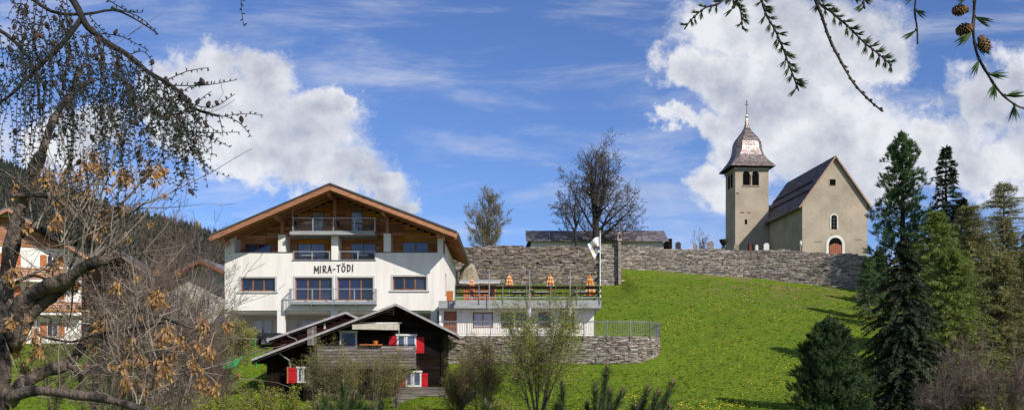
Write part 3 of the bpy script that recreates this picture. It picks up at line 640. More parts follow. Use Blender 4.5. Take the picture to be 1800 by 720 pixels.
def hotel():
    t = thing('hotel', 'big white hotel with broad wooden gable roof and balconies', 'hotel', (0, 75, 0))
    XL, XR = hx(395), hx(779)
    TOP = 9.22
    win = [(hx(421), hx(486), hz(513), hz(486)), (hx(688), hx(752), hz(511), hz(483.5)), (hx(516), hx(586), hz(529), hz(485.5)), (hx(590.5), hx(658), hz(529), hz(485.5))]
    holes = [(a, b, c, d) for a, b, c, d in win] + [(hx(514), hx(660), hz(458), TOP+.1), (hx(770), XR+1, TOP-.0001, TOP+.1)]
    wall_holes(MB(), XL, XR, 5.0, TOP, 0, .35, holes).build('facade_wall', 'plaster', t)
    for a, b in ((395, 412), (769, 779)): MB().box(hx(a), hx(b), 0, 1.75, TOP, hz(409)).build('pier', 'plaster', t)
    RP = [(hx(364)*1.0, 9.95), (-12.9, 13.62), (-4.05, 10.12)]
    under = lambda x: np.interp(x, [RP[0][0], RP[1][0], RP[2][0]], [RP[0][1], RP[1][1], RP[2][1]])
    MB().prism([(0+.35, 2.4), (16.5, 2.4), (16.5, 10.25), (.35, 10.25)], XR-.35, XR, axis=0).build('side_wall', 'plaster', t)
    MB().prism([(0+.35, 2.4), (16.5, 2.4), (16.5, 10.0), (.35, 10.0)], XL, XL+.35, axis=0).build('side_wall', 'plaster', t)
    MB().box(XL, XR, 16.2, 16.5, 2.4, 10).build('rear_wall', 'plaster', t)
    sw = window(t, 0, 1.2, 0, 1.6, 0, 1); sw.rotation_euler = (0, 0, R(90)); sw.location = (XR+.02, 2.2, hz(513)); 
    # recessed timber gable
    ry = 1.75
    MB().prism([(XL+.3, TOP-1.6), (XR-.3, TOP-1.6), (XR-.3, float(under(XR-.3))), (-12.9, 13.6), (XL+.3, float(under(XL+.3)))], ry+.03, ry+.2).build('timber_wall', 'darkwood', t)
    z = TOP - .75; k = 0
    while z < 13.4:
        h = .205; xl = max(XL+.32, RP[0][0] + (z+h-RP[0][1])/(13.62-RP[0][1])*(-12.9-RP[0][0])); xr = min(XR-.32, RP[2][0] - (z+h-RP[2][1])/(13.62-RP[2][1])*(RP[2][0]+12.9))
        if z+h < RP[0][1]: xl = XL+.32
        if z+h < RP[2][1]: xr = XR-.32
        cuts = [hx(c) for c in (458, 514, 555+rnd.choice((0, 18)), 600+rnd.choice((0, 16)), 662, 706)]
        cs = [xl] + [c for c in cuts if xl+.3 < c < xr-.3] + [xr]
        for a, b in zip(cs, cs[1:]): piece('board', 'wood', t, a+.01, b-.01, ry-.02-rnd.uniform(0, .012), ry+.03, z+.006, z+h-.012)
        z += h; k += 1
    # parapet cap, floors
    MB().box(hx(412), hx(514), -.05, .40, TOP, TOP+.05).box(hx(660), hx(769), -.05, .40, TOP+.0, TOP+.05).box(hx(513), hx(661), -.05, .40, hz(458), hz(458)+.05).build('coping', 'darkmetal', t)
    MB().box(XL+.35, XR-.35, .35, ry+.1, hz(468)-.2, hz(468)).build('balcony_floor', 'concrete', t)
    # fins and timber posts
    for a, b, top, zb in ((489, 502, 412, TOP+.05), (582.5, 594.5, 412, hz(458)+.05), (674.5, 687, 410, TOP+.05)):
        MB().box(hx(a), hx(b), -.03, 1.6, zb, hz(top)).build('fin_wall', 'plaster', t)
        cx = hx((a+b)/2); beam('post', 'roofwood', t, (cx, .15, hz(top)), (cx, .15, float(under(cx))-.2), .22, .22)
    # windows of recessed storey
    Yr = ry-.09; fx = lambda px: (px-900)*(75+Yr)/F; fz = lambda py: (HZ-py)*(75+Yr)/F
    window(t, fx(430), fx(477), fz(452), fz(428), Yr, 2, pm='blue_glass'); window(t, fx(707), fx(754), fz(450), fz(424.5), Yr, 2, pm='blue_glass')
    window(t, fx(523), fx(571), fz(468), fz(427), Yr, 2, pm='blue_glass'); window(t, fx(616), fx(661), fz(468), fz(427), Yr, 2, pm='blue_glass')
    window(t, fx(548), fx(570), fz(413), fz(371), Yr, 1, pm='curtain_glass'); window(t, fx(616), fx(638), fz(413), fz(371), Yr, 1, pm='curtain_glass')
    # lower windows in openings
    for i, (a, b, c, d) in enumerate(win):
        w = window(t, a+.1, b-.1, c+.06, d-.08, .16, 3, fw=.085)
        m_ = MB(); m_.box(a-.03, a+.1, -.03, .2, c-.02, d+.04); m_.box(b-.1, b+.03, -.03, .2, c-.02, d+.04); m_.box(a+.1, b-.1, -.03, .2, d-.08, d+.04); m_.box(a-.12, b+.12, -.09, .2, c-.06, c+.06)
        m_.build('surround', 'trim', w)
    # upper balcony
    bal = MB().box(hx(513), hx(661), -.75, ry, hz(414.5), hz(409)).build('balcony_slab', 'concrete', t)
    def railing(parent, x0, x1, y, zb, h, posts, glass=True, rails=(), bars=0, ret=0, mt='metal', top=.05, end_posts=True):
        r_ = MB().box(x0, x1, y-.03, y+.03, zb+h-top, zb+h).build('handrail', mt, parent)
        for x in posts: piece('post', mt, r_, x-.035, x+.035, y-.035, y+.032, zb, zb+h-top)
        for q in rails: piece('rail', mt, r_, x0, x1, y-.018, y+.018, zb+q, zb+q+.035)
        if bars:
            n = int((x1-x0)/bars)
            for k in range(1, n): piece('bar', mt, r_, x0+k*bars-.011, x0+k*bars+.011, y-.011, y+.011, zb+.1, zb+h-top)
        if glass:
            ps = sorted(posts)
            for a, b in zip(ps, ps[1:]): piece('glass_panel', 'balcony_glass', r_, a+.05, b-.05, y-.006, y+.006, zb+.04, zb+h-top-.04)
        return r_
    hb = lambda px, y=-.7: (px-900)*(75+y)/F
    rr = railing(t, hb(514), hb(660), -.7, hz(409), 1.0, [hb(q) for q in (515, 550, 586, 623, 659)], rails=(.02,))
    for x in (hb(514), hb(660)): MB().box(x-.02, x+.02, -.7, ry, hz(409)+.95, hz(409)+1.0).build('side_rail', 'metal', rr)
    piece('screen_post', 'metal', t, hb(514)-.03, hb(514)+.04, -.7, -.62, hz(409)+1, hz(409)+1.5)
    for a, b in ((515, 580), (596, 660)):
        railing(t, hx(a), hx(b), .05, hz(458)+.05, .66, [hx(q) for q in (a+1, (a+b)/2+1, b-1)], rails=(.02,))
    # french balcony
    y = -.75; rr = railing(t, hb(508, y), hb(661, y), y, (HZ-531)*(75+y)/F, 1.0, [hb(q, y) for q in (509, 549, 586, 623, 660)], rails=(.02,))
    bs = MB().box(hb(508, y), hb(661, y), y-.03, -.03, (HZ-534)*(75+y)/F, (HZ-531)*(75+y)/F-.003).build('balcony_grating', 'metal', t)
    for x in (hb(509, y), hb(660, y)):
        piece('side_rail', 'metal', rr, x-.03, x+.03, y, -.04, (HZ-531)*(75+y)/F+.95, (HZ-531)*(75+y)/F+1.0)
        for k in range(5): piece('bar', 'metal', rr, x-.012, x+.012, y+.1+k*.13, y+.12+k*.13, (HZ-531)*(75+y)/F, (HZ-531)*(75+y)/F+.95)
    for q in (547, 586, 625): piece('bracket', 'metal', bs, hb(q, y)-.04, hb(q, y)+.04, y+.05, -.02, (HZ-537)*(75+y)/F, (HZ-534)*(75+y)/F-.003)
    lettering(t, 'MIRA-TODI', hx(553), hz(479.5), 0, .50, {'M': .80, 'I': .42, 'R': .74, 'A': .74, '-': .56, 'T': .74, 'O': .78, 'D': .74}, .028, .034)
    # ground floor
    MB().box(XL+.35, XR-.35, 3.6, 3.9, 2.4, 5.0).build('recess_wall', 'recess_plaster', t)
    MB().box(XL+.02, XR-.02, .36, 16, 4.85, 5.02).build('recess_ceiling', 'plaster', t)
    MB().box(XL, XR, -.2, 16, 2.2, 2.62).build('base_slab', 'concrete', t)
    MB().box(XL, hx(403), .0, 3.6, 2.62, 4.999).build('pier', 'plaster', t)
    for a, b in ((487, 500), (582, 594), (757, 768.5)): MB().box(hx(a), hx(b), .02, .5, 2.62, 4.999).build('column', 'plaster', t)
    g = lambda px: (px-900)*78.5/F
    for a, b in ((446, 478), (520, 562), (630, 680)): 
        w = window(t, g(a), g(b), 2.65, (HZ-562)*78.5/F, 3.5, 2, fm='trim', pm='curtain_glass', name='glass_door')
        piece('handle', 'darkmetal', w, g((a+b)/2)-.03, g((a+b)/2)+.03, 3.44, 3.5, 3.5, 3.9)
    # roof
    yf, yb = -2.5, 17.6; zo = .30
    L0 = ((368-900)*(75+yf)/F, (HZ-411)*(75+yf)/F); A0 = ((580-900)*(75+yf)/F, (HZ-320.5)*(75+yf)/F); R0 = ((803-900)*(75+yf)/F, (HZ-405)*(75+yf)/F)
    for (e, nm) in ((L0, 'l'), (R0, 'r')):
        def sl(p0, p1, a, b, ya, yb_): return [(p0[0], ya, p0[1]+a), (p1[0], ya, p1[1]+a), (p1[0], yb_, p1[1]+a), (p0[0], yb_, p0[1]+a), (p0[0], ya, p0[1]+b), (p1[0], ya, p1[1]+b), (p1[0], yb_, p1[1]+b), (p0[0], yb_, p0[1]+b)]
        MB().hexa(sl(e, A0, -.13, -.02, yf-.05, yb)).build('roof', 'slate', t)
        ss = MB().hexa(sl(e, A0, -.24, -.132, yf+.02, yb-.1)).build('roof_boarding', 'roofwood', t)
        beam('verge_board', 'roofwood', t, (e[0], yf+.06, e[1]-.38), (A0[0], yf+.06, A0[1]-.38), .07, .26)
        beam('verge_board', 'roofwood', t, (e[0]*.998+A0[0]*.002, yf+.28, e[1]-.50), (A0[0], yf+.28, A0[1]-.50), .07, .2)
        # rafters under the overhang
        n = 15
        for k in range(n):
            y = yf + .9 + k*1.2; beam('rafter', 'roofwood', ss, (e[0]*.995+A0[0]*.005, y, e[1]-.34), (A0[0], y, A0[1]-.34), .12, .18)
    for px, py in ((401, 399), (495, 368), (586, 334), (679, 366), (773, 396)):
        x = hx(px); z = float(np.interp(x, [L0[0], A0[0], R0[0]], [L0[1], A0[1], R0[1]])) - .62
        piece('purlin', 'roofwood', t, x-.11, x+.11, yf+.5, 2.5, z-.14, z+.14)
    MB().tube([(R0[0]+.05, yf+.1, R0[1]-.2), (R0[0]+.05, yb, R0[1]-.2)], .09, 8).build('gutter', 'darkmetal', t)
    MB().tube([(R0[0]+.05, yb-.3, R0[1]-.25), (XR+.1, yb-.8, R0[1]-.9), (XR+.1, yb-.9, 3)], .06, 6).build('downpipe', 'darkmetal', t)
    MB().tube([(L0[0]-.05, yf+.1, L0[1]-.2), (L0[0]-.05, yb, L0[1]-.2)], .09, 8).build('gutter', 'darkmetal', t)
    for px in (383, 399): piece('hanging_lamp', 'darkmetal', t, hx(px)-.01, hx(px)+.01, .3 if px > 390 else -1, .32 if px > 390 else -.98, hz(431), hz(405))
    return t, railing
HT, railing = hotel()

# furniture
def chair(mt='black'):
    t = thing('chair', '', 'chair'); MB().box(-.22, .22, -.22, .22, .42, .46).build('seat', mt, t); MB().hexa([(-.21, .18, .5), (.21, .18, .5), (.21, .22, .5), (-.21, .22, .5), (-.2, .25, .92), (.2, .25, .92), (.2, .29, .92), (-.2, .29, .92)]).build('backrest', mt, t)
    for x in (-.2, .17):
        for y in (-.2, .17): piece('leg', 'darkmetal', t, x, x+.03, y, y+.03, 0, .42)
    for x in (-.22, .19): piece('armrest', mt, t, x, x+.03, -.2, .2, .62, .65)
    return t
def table():
    t = thing('table', '', 'table'); MB().box(-.45, .45, -.35, .35, .71, .75).build('tabletop', 'trim', t); MB().tube([(0, 0, .03), (0, 0, .71)], .04, 8).build('column', 'darkmetal', t); MB().box(-.25, .25, -.25, .25, 0, .03).build('foot', 'darkmetal', t); return t
C0, T0 = chair(), table(); used = [0, 0]
def put(kind, loc, rz, label, group):
    i = 0 if kind == 'chair' else 1; src = (C0, T0)[i]; o = src if not used[i] else copy_tree(src); used[i] = 1
    o.location = loc; o.rotation_euler = (0, 0, rz); o['label'] = label; o['group'] = group; return o
zb = hz(409); gr = 'furniture on the hotel balconies'
for px, rz, lb in ((524, 1.3, 'leftmost black chair on the top balcony under the gable'), (571, -1.3, 'black chair just left of the middle post on the top balcony'), (600, 1.3, 'black chair just right of the middle post on the top balcony'), (651, -1.3, 'rightmost black chair on the top balcony under the gable')):
    put('chair', ((px-900)*75.2/F, 75.2, zb), rz, lb, 'black chairs on the top balcony')
for px, lb in ((547, 'small table on the left half of the top balcony'), (630, 'small table on the right half of the top balcony')): put('table', ((px-900)*75.1/F, 75.1, zb), 0, lb, gr)
zb = hz(468)
for px, lb in ((543, 'table on the left middle balcony above the hotel name'), (638, 'table on the right middle balcony above the hotel name')): put('table', ((px-900)*75.9/F, 75.9, zb+.15), 0, lb, gr)
for px, lb in ((572, 'black chair on the left middle balcony above the hotel name'), (628, 'black chair left of the table on the right middle balcony'), (652, 'black chair right of the table on the right middle balcony')): put('chair', ((px-900)*76/F, 76, zb+.15), rnd.uniform(-1, 1), lb, 'black chairs on the middle balconies')

# ------------------------------------------------------------------ terrace annex
def annex():
    Y = 73.0; X = lambda px, y=Y: (px-900)*y/F; Z = lambda py, y=Y: (HZ-py)*y/F
    t = thing('terrace_building', 'low white building carrying the sun terrace beside the hotel', 'building', (0, Y, 0))
    f0, f1 = X(772), X(1044)
    wins = [(831, 867, 548, 576), (880, 902, 548, 576), (905, 925, 548, 576), (946, 968, 548, 576), (985, 1010, 548, 576)]
    holes = [(X(a), X(b), Z(d), Z(c)) for a, b, c, d in wins] + [(X(780), X(803), 2.9, Z(546))]
    wall_holes(MB(), f0, f1, 2.6, Z(541), 0, .3, holes).build('front_wall', 'plaster', t)
    MB().box(f1-.3, f1, .3, 9, 2.6, Z(541)).build('side_wall', 'plaster', t)
    MB().box(f0, f1-.3, .9, 1.0, 2.7, Z(541)).build('inner_wall', 'darkwood', t)
    for a, b, c, d in wins: window(t, X(a)+.02, X(b)-.02, Z(d)+.02, Z(c)-.02, .1, 2 if b-a > 30 else 1, pm='curtain_glass' if a < 880 else 'glass')
    d = MB().box(X(780)+.01, X(803)-.01, .12, .18, 2.9, Z(546)-.01).build('door', 'doorbrown', t); piece('handle', 'metal', d, X(800), X(801), .06, .12, 3.9, 4.1)
    for k in range(3): piece('door_panel', 'doorbrown', d, X(782), X(801), .09, .119, 3.0+k*.58, 3.5+k*.58)
    # slab
    y0 = -1.0; XS = lambda px: (px-900)*(Y+y0)/F
    zt = (HZ-527)*(Y+y0)/F; zb_ = (HZ-541)*(Y+y0)/F
    sl_ = MB().box(XS(798), XS(1057), y0, 9.2, zb_, zt).box(XS(770), XS(798)-.003, y0+.5, 9.2, zb_+.03, zt-.01).build('terrace_slab', 'concrete', t)
    # railing of broad boards
    for a, b, h0, h1, w in ((800, 1057, .78, 1.0, .14), ):
        piece('top_beam', 'greywood' if 0 else 'darkwood', t, XS(a), XS(b), y0+.0, y0+w, zt+h0, zt+h1)
    piece('rail', 'darkwood', t, XS(800), XS(1057), y0+.03, y0+.07, zt+.42, zt+.54); piece('rail', 'metal', t, XS(800), XS(1057), y0+.03, y0+.07, zt+.16, zt+.22)
    piece('handrail', 'darkmetal', t, XS(800), XS(1054), y0-.02, y0+.04, zt+1.06, zt+1.11)
    for px in (800, 842, 884, 926, 968, 1014, 1054): piece('post', 'railmetal', t, XS(px)-.03, XS(px)+.03, y0-.06, y0-.003, zt-.3, zt+1.06)
    n = 60
    for k in range(n):
        x = XS(802) + (XS(1055)-XS(802))*k/n; piece('bar', 'darkmetal', t, x-.01, x+.01, y0+.04, y0+.06, zt+.0, zt+.8)
    for s_ in (0, .42, .8): piece('side_board', 'darkwood', t, XS(1057)-.06, XS(1057)-.002, y0+.16, 8.8, zt+s_+.02, zt+s_+.16)
    pl = piece('planter', 'orange_wood', t, XS(783), XS(794), y0+1.2, y0+1.7, zt, zt+.75)
    # things on the terrace
    def umbrella(px, y, top, bot, w, lb, zfoot=zt):
        u = thing('parasol', lb, 'parasol', ((px-900)*y/F, y, zfoot), rnd.uniform(0, 1), 'closed orange parasols on the terrace'); zt_ = (HZ-top)*y/F - zfoot; z0_ = (HZ-bot)*y/F - zfoot
        MB().tube([(0, 0, 0), (0, 0, zt_+.12)], .03, 8).build('pole', 'metal', u); MB().lathe([(0, .0), (.26, .0), (.26, .07), (.05, .12)], 10).build('base', 'concrete', u)
        n = 16; ww = w*y/F/2
        pr = [(ww*.8, z0_), (ww*1.0, z0_+(zt_-z0_)*.18), (ww*.8, z0_+(zt_-z0_)*.5), (ww*.42, z0_+(zt_-z0_)*.8), (.03, zt_)]
        can = MB().lathe(pr, n, mod=lambda k: 1.08 if k % 2 else .62).build('canopy', 'orange', u)
        for q in (0.22, 0.48, .72):
            zz_ = z0_+(zt_-z0_)*q; r_ = np.interp(zz_, [p[1] for p in pr], [p[0] for p in pr])
            r2 = np.interp(zz_+.09, [p[1] for p in pr], [p[0] for p in pr]); MB().lathe([(r_*1.03+.01, zz_), (r2*1.03+.01, zz_+.13)], n, mod=lambda k: 1.08 if k % 2 else .62).build('stripe', 'cream', can)
    for a in ((829, 77, 487, 512, 11, 'leftmost closed orange parasol, in front of the red hut'), (895, 76, 481, 506, 13, 'closed orange parasol right of the red hut'), (967, 76, 481, 510, 15, 'closed orange parasol in the middle of the terrace'), (1037, 75, 482, 520, 17, 'rightmost closed orange parasol, beside the flagpole')): umbrella(*a)
    umbrella(934, 75, 503, 523, 9, 'small closed orange parasol low behind the terrace rail')
    for i, (px, lb) in enumerate(((848, 'terrace table in front of the red hut'), (912, 'terrace table between the second and third parasol'), (952, 'terrace table left of the middle parasol'), (1020, 'terrace table left of the rightmost parasol'))): put('table', ((px-900)*74/F, 74, zt), 0, lb, 'tables on the sun terrace')
    for i, (px, lb) in enumerate(((834, 'dark chair left of the table by the red hut'), (862, 'dark chair right of the table by the red hut'), (900, 'dark chair by the second parasol'), (924, 'dark chair near the small parasol'), (941, 'dark chair left of the middle parasol table'), (980, 'dark chair right of the middle parasol'), (1008, 'dark chair left of the rightmost terrace table'), (1030, 'dark chair right of the rightmost terrace table'))): put('chair', ((px-900)*74.2/F, 74.2, zt), rnd.uniform(-2, 2), lb, 'dark chairs on the sun terrace')
    # red hut
    yh = 80; XH = lambda px: (px-900)*yh/F; ZH = lambda py: (HZ-py)*yh/F
    h = thing('garden_hut', 'red-brown garden hut with flat grey roof at back of terrace', 'hut', (0, yh, zt))
    MB().box(XH(814), XH(872), 0, 2, 0, ZH(499)-zt).build('wall', 'redwood', h)
    x = XH(815)
    while x < XH(871): piece('board', 'orange_wood', h, x, x+.14, -.03, -.003, .02, ZH(500)-zt); x += .2
    MB().hexa([(XH(807), -.5, ZH(497)-zt), (XH(880), -.5, ZH(497)-zt), (XH(880), 2.2, ZH(488)-zt), (XH(807), 2.2, ZH(488)-zt), (XH(807), -.5, ZH(495)-zt), (XH(880), -.5, ZH(495)-zt), (XH(880), 2.2, ZH(486)-zt), (XH(807), 2.2, ZH(486)-zt)]).build('roof', 'concrete', h)
    piece('fascia', 'limewash', h, XH(808), XH(879), -.54, -.503, ZH(498)-zt, ZH(496.5)-zt)
    # masts and white cloths
    for px, lb in ((860, 'thin grey mast at the terrace edge by the red hut'), (931, 'thin grey mast in the middle of the terrace edge, with white cloth'), (1002, 'thin grey mast on the right terrace edge, with white cloth')):
        y = 71.8; m_ = thing('mast', lb, 'mast', ((px-900)*y/F, y, (HZ-545)*y/F), 0, 'masts along the terrace edge'); h_ = (545-476)*y/F
        MB().tube([(0, 0, 0), (0, 0, h_)], .035, 8).build('pole', 'metal', m_); MB().lathe([(0, h_), (.06, h_+.03), (0, h_+.09)], 8).build('cap', 'metal', m_)
        if px > 900:
            c = MB(); n = 7; V = []
            for i in range(6):
                for k in range(n): a = 2*math.pi*k/n; r_ = (.04, .1, .14, .12, .1, .05)[i]*rnd.uniform(.7, 1.2); V.append((.0+r_*math.cos(a), -.1+r_*.5*math.sin(a), .30-i*.13))
            c.add(V, [(i*n+k, i*n+(k+1) % n, (i+1)*n+(k+1) % n, (i+1)*n+k) for i in range(5) for k in range(n)])
            cl = c.build('rolled_cloth', 'white'); cl.location = Vector(m_.location) + Vector((0, -.05, -.1)); tag(cl, 'white rolled cloth hanging from the %s mast' % ('middle' if px < 950 else 'right-hand'), 'cloth')
    # flagpole and flag
    y = 72.3; p = thing('flagpole', 'tall white flagpole at the right end of the terrace', 'flagpole', ((1055-900)*y/F, y, zb_)); h_ = (HZ-408)*y/F - zb_
    MB().tube([(0, 0, 0), (0, 0, h_)], [.06, .04], 8).build('pole', 'whitepaint', p); MB().lathe([(0, h_), (.08, h_+.05), (.08, h_+.1), (0, h_+.15)], 8).build('finial', 'metal', p)
    fl = thing('flag', 'crumpled white flag with blue and yellow quarters and a black animal', 'flag', ((1055-900)*y/F, y, zb_)); U0 = (HZ-416)*y/F-zb_
    def fs(u, v): # cloth: u 0..1 away from pole, v 0..1 downward
        x = -.03 - u*.86 + v*.45*u; z = U0 - v*1.1 - u*.40 + .10*math.sin(u*5); yy = .12*math.sin(u*9+v*3) * (0.3+u); return (x*1.0, yy, z)
    def patch(u0, u1, v0, v1, mt, dy, nm, par):
        n = 10; V = [(lambda q: (q[0], q[1]+dy, q[2]))(fs(u0+(u1-u0)*i/n, v0+(v1-v0)*j/n)) for j in range(n+1) for i in range(n+1)]
        Q = [(j*(n+1)+i, j*(n+1)+i+1, (j+1)*(n+1)+i+1, (j+1)*(n+1)+i) for j in range(n) for i in range(n)]; return MB().add(V, Q).build(nm, mt, par, smooth=True)
    base = patch(0, 1, 0, 1, 'white', 0, 'cloth', fl)
    for a in ((.45, .66, .28, .46, 'flag_yellow'), (.66, .9, .28, .46, 'flag_blue'), (.45, .66, .46, .62, 'flag_blue'), (.66, .9, .46, .62, 'flag_yellow')): patch(*a, -.012, 'field', base)
    ib = MB()
    for (a, b, w) in (((.12, .62), (.34, .66), .035), ((.14, .64), (.10, .85), .015), ((.30, .66), (.34, .86), .015), ((.20, .64), (.22, .82), .012), ((.32, .62), (.40, .50), .02), ((.40, .50), (.30, .42), .012)):
        A = Vector(fs(*a)); B = Vector(fs(*b)); ib.tube([A + Vector((0, -.02, 0)), B + Vector((0, -.02, 0))], w*1.6, 5)
    ib.build('emblem', 'black', base)
    # boulder and fence behind hotel corner
    yr = 92; g = W(823, 478, yr); rk = MB(); V = []; n = 12
    for i in range(7):
        for k in range(n):
            a = 2*math.pi*k/n; th = i/6*math.pi/2; r_ = rnd.uniform(.88, 1.08); V.append((g.x+1.0*math.cos(a)*math.cos(th)*r_, yr+.8*math.sin(a)*math.cos(th)*r_, g.z-1.2+1.95*math.sin(th)*r_))
    rk.add(V, [(i*n+k, i*n+(k+1) % n, (i+1)*n+(k+1) % n, (i+1)*n+k) for i in range(6) for k in range(n)])
    bo = off(rk, (g.x, yr, g.z-1.2)).build('boulder', 'rock'); bo.location = (g.x, yr, g.z-1.2); tag(bo, 'big pale rock between the hotel eave and the bastion wall', 'boulder')
    # lower terrace, retaining wall, railing
    yw = 68.0; XW = lambda px: (px-900)*yw/F; ztop = (HZ-589)*yw/F
    path = [(XW(772), 0), (XW(1085), 0), (XW(1112), .15), (XW(1134), .55), (XW(1150), 1.1), (XW(1162), 1.9), (XW(1169), 3.0), (XW(1171), 4.4), (XW(1170), 7)]
    w = thing('retaining_wall', 'curved dry-stone retaining wall under the lower terrace railing', 'wall', (0, yw, 0))
    def zbw(s): return 1.0 if s < 12.5 else 1.0 + (s-12.5)*.2
    at, tot = stone_wall(w, path, zbw, lambda s: ztop, 'stone_light', .055, .13, .18, .55, seed=21, thick=.5)
    MB().prism([(x, y) for x, y in [(XW(772), .3), (XW(1085), .3), (XW(1112), .45), (XW(1134), .85), (XW(1150), 1.4), (XW(1161), 2.3), (XW(1167), 3.4), (XW(1168), 7.5), (XW(772), 7.5)]], ztop-.4, ztop-.06, axis=2).build('paving_slab', 'paving', w)
    rl = thing('railing', 'grey metal bar railing along the curved lower terrace', 'railing', (0, yw, 0))
    s = 0.3; k = 0; hr_ = .98; pts = []
    while s < tot-1:
        p, d = at(s); n_ = Vector((d.y, -d.x)); a = math.atan2(d.y, d.x)
        o = piece('bar', 'railmetal', rl, -.014, .014, -.01, .01, 0, .74); o.location = (p.x + n_.x*.12, p.y + n_.y*.12, ztop+.15+.37); o.rotation_euler = (0, 0, a)
        if k % 10 == 0: 
            o = piece('post', 'railmetal', rl, -.035, .035, -.03, .03, 0, 1.3); o.location = (p.x + n_.x*.15, p.y + n_.y*.15, ztop+.35); o.rotation_euler = (0, 0, a)
        s += .155; k += 1
    for i, (a, b) in enumerate(zip(path, path[1:])):
        for z_ in (.94, .86, .1):
            e = .15 if z_ > .9 else .12
            da = (Vector(b)-Vector(a)).normalized(); na = Vector((da.y, -da.x))*e
            A = Vector(a)+na; B = Vector(b)+na; beam('rail', 'railmetal', rl, (A.x, A.y, ztop+z_), (B.x, B.y, ztop+z_), .05, .05 if z_ > .9 else .03)
annex()

# ------------------------------------------------------------------ chalets
def shutter(parent, x0, x1, z0, z1, y, mt, n=3):
    s = MB().box(x0, x1, y-.03, y, z0, z1).build('shutter', mt, parent); w = (x1-x0)/n
    for z_ in (z0+.1, z1-.18): piece('batten', mt, s, x0+.02, x1-.02, y-.055, y-.032, z_, z_+.08)
    return s
def chalet():
    Y = 62.0; X = lambda px, y=Y: (px-900)*y/F; Z = lambda py, y=Y: (HZ-py)*y/F
    t = thing('chalet', 'old dark timber chalet with red shutters in front of the hotel', 'house', (0, Y, 0))
    zb = -2.0; xr = X(779); xl = X(533)
    ap = (X(696, 61), Z(533.5, 61)); re = (X(801, 61), Z(585.5, 61)); le = (X(442, 61), Z(631, 61))
    lineL = lambda x: le[1] + (x-le[0])/(ap[0]-le[0])*(ap[1]-le[1]); lineR = lambda x: re[1] + (re[0]-x)/(re[0]-ap[0])*(ap[1]-re[1]); roofz = lambda x: min(lineL(x), lineR(x)) - .22
    MB().prism([(xl, zb), (xr, zb), (xr, roofz(xr)), (ap[0], ap[1]-.3), (xl, roofz(xl))], .04, 5.2).build('wall', 'darkwood', t)
    z = -1.3
    while z < ap[1]-.5:
        h = .19; a, b = xl, xr
        if z+h > roofz(xl): a = le[0] + (z+h+.22-le[1])/(ap[1]-le[1])*(ap[0]-le[0])
        if z+h > roofz(xr): b = re[0] - (z+h+.22-re[1])/(ap[1]-re[1])*(re[0]-ap[0])
        if b - a > .3:
            cs = [a] + [c for c in (X(640)+rnd.uniform(-.5, .5), X(700)) if a+.3 < c < b-.3] + [b]
            for p, q in zip(cs, cs[1:]): piece('board', 'darkwood', t, p, q-.01, -.02-rnd.uniform(0, .012), .035, z+.008, z+h-.008)
        z += h
    for x in (xr-.12, xl): piece('corner_log', 'darkwood', t, x, x+.16, -.09, .1, zb, roofz(x)-.05)
    # left wing
    wl = X(466); MB().prism([(wl, zb), (xl+.05, zb), (xl+.05, roofz(xl)), (wl, roofz(wl))], .5, 5.0).build('wing_wall', 'darkwood', t)
    x = wl
    while x < xl-.05: piece('upright_board', 'darkwood', t, x, x+.21, .44, .498, zb, roofz(x)-.03); x += .23
    # roof
    for e in (le, re):
        y0, y1 = -1.0, 5.6
        hx_ = lambda a, b: [(e[0], y0, e[1]+a), (ap[0], y0, ap[1]+a), (ap[0], y1, ap[1]+a), (e[0], y1, e[1]+a), (e[0], y0, e[1]+b), (ap[0], y0, ap[1]+b), (ap[0], y1, ap[1]+b), (e[0], y1, e[1]+b)]
        ro = MB().hexa(hx_(-.1, 0)).build('roof', 'edge', t)
        beam('bargeboard', 'edge', t, (e[0], y0-.03, e[1]-.04), (ap[0], y0-.03, ap[1]-.04), .05, .13)
        beam('under_board', 'darkwood', t, (e[0], y0+.08, e[1]-.18), (ap[0], y0+.08, ap[1]-.18), .06, .14)
        for k in range(5): beam('rafter', 'darkwood', ro, (e[0], y0+.4+k*.9, e[1]-.17), (ap[0], y0+.4+k*.9, ap[1]-.17), .1, .13)
        L_ = math.hypot(ap[0]-e[0], ap[1]-e[1]); nco = int(L_/.45)
        for k in range(nco):
            f0, f1 = k/nco, (k+1)/nco; A = (e[0]+(ap[0]-e[0])*f0, e[1]+(ap[1]-e[1])*f0); B = (e[0]+(ap[0]-e[0])*f1, e[1]+(ap[1]-e[1])*f1)
            beam('roof_slab', 'edge', ro, (A[0], y0+3.3, A[1]+.03), (B[0], y0+3.3, B[1]+.012), 6.5, .03)
    # balcony
    bx0, bx1 = X(558, 61), X(729, 61); bz0, bz1 = Z(643, 61), Z(606.5, 61)
    b = MB().box(bx0, bx1, -1.0, -.05, bz0-.12, bz0).build('balcony', 'greywood', t); n = 7; h = (bz1-bz0)/n
    for k in range(n):
        cs = [bx0, bx0+(bx1-bx0)*.36+rnd.uniform(-.3, .3), bx0+(bx1-bx0)*.7+rnd.uniform(-.3, .3), bx1]
        for p, q in zip(cs, cs[1:]): piece('board', 'greywood', b, p, q-.012, -1.05-rnd.uniform(0, .02), -1.0, bz0+k*h+.006, bz0+(k+1)*h-.03)
        piece('side_board', 'greywood', b, bx1-.04, bx1, -.99, -.08, bz0+k*h+.006, bz0+(k+1)*h-.012)
    piece('balcony_rail', 'darkwood', b, bx0-.05, bx1+.05, -1.1, -.96, bz1, bz1+.06)
    for px in (560, 600, 645, 690, 727): piece('baluster_post', 'darkwood', b, X(px, 61)-.05, X(px, 61)+.05, -.99, -.9, bz0, bz1)
    k = 0
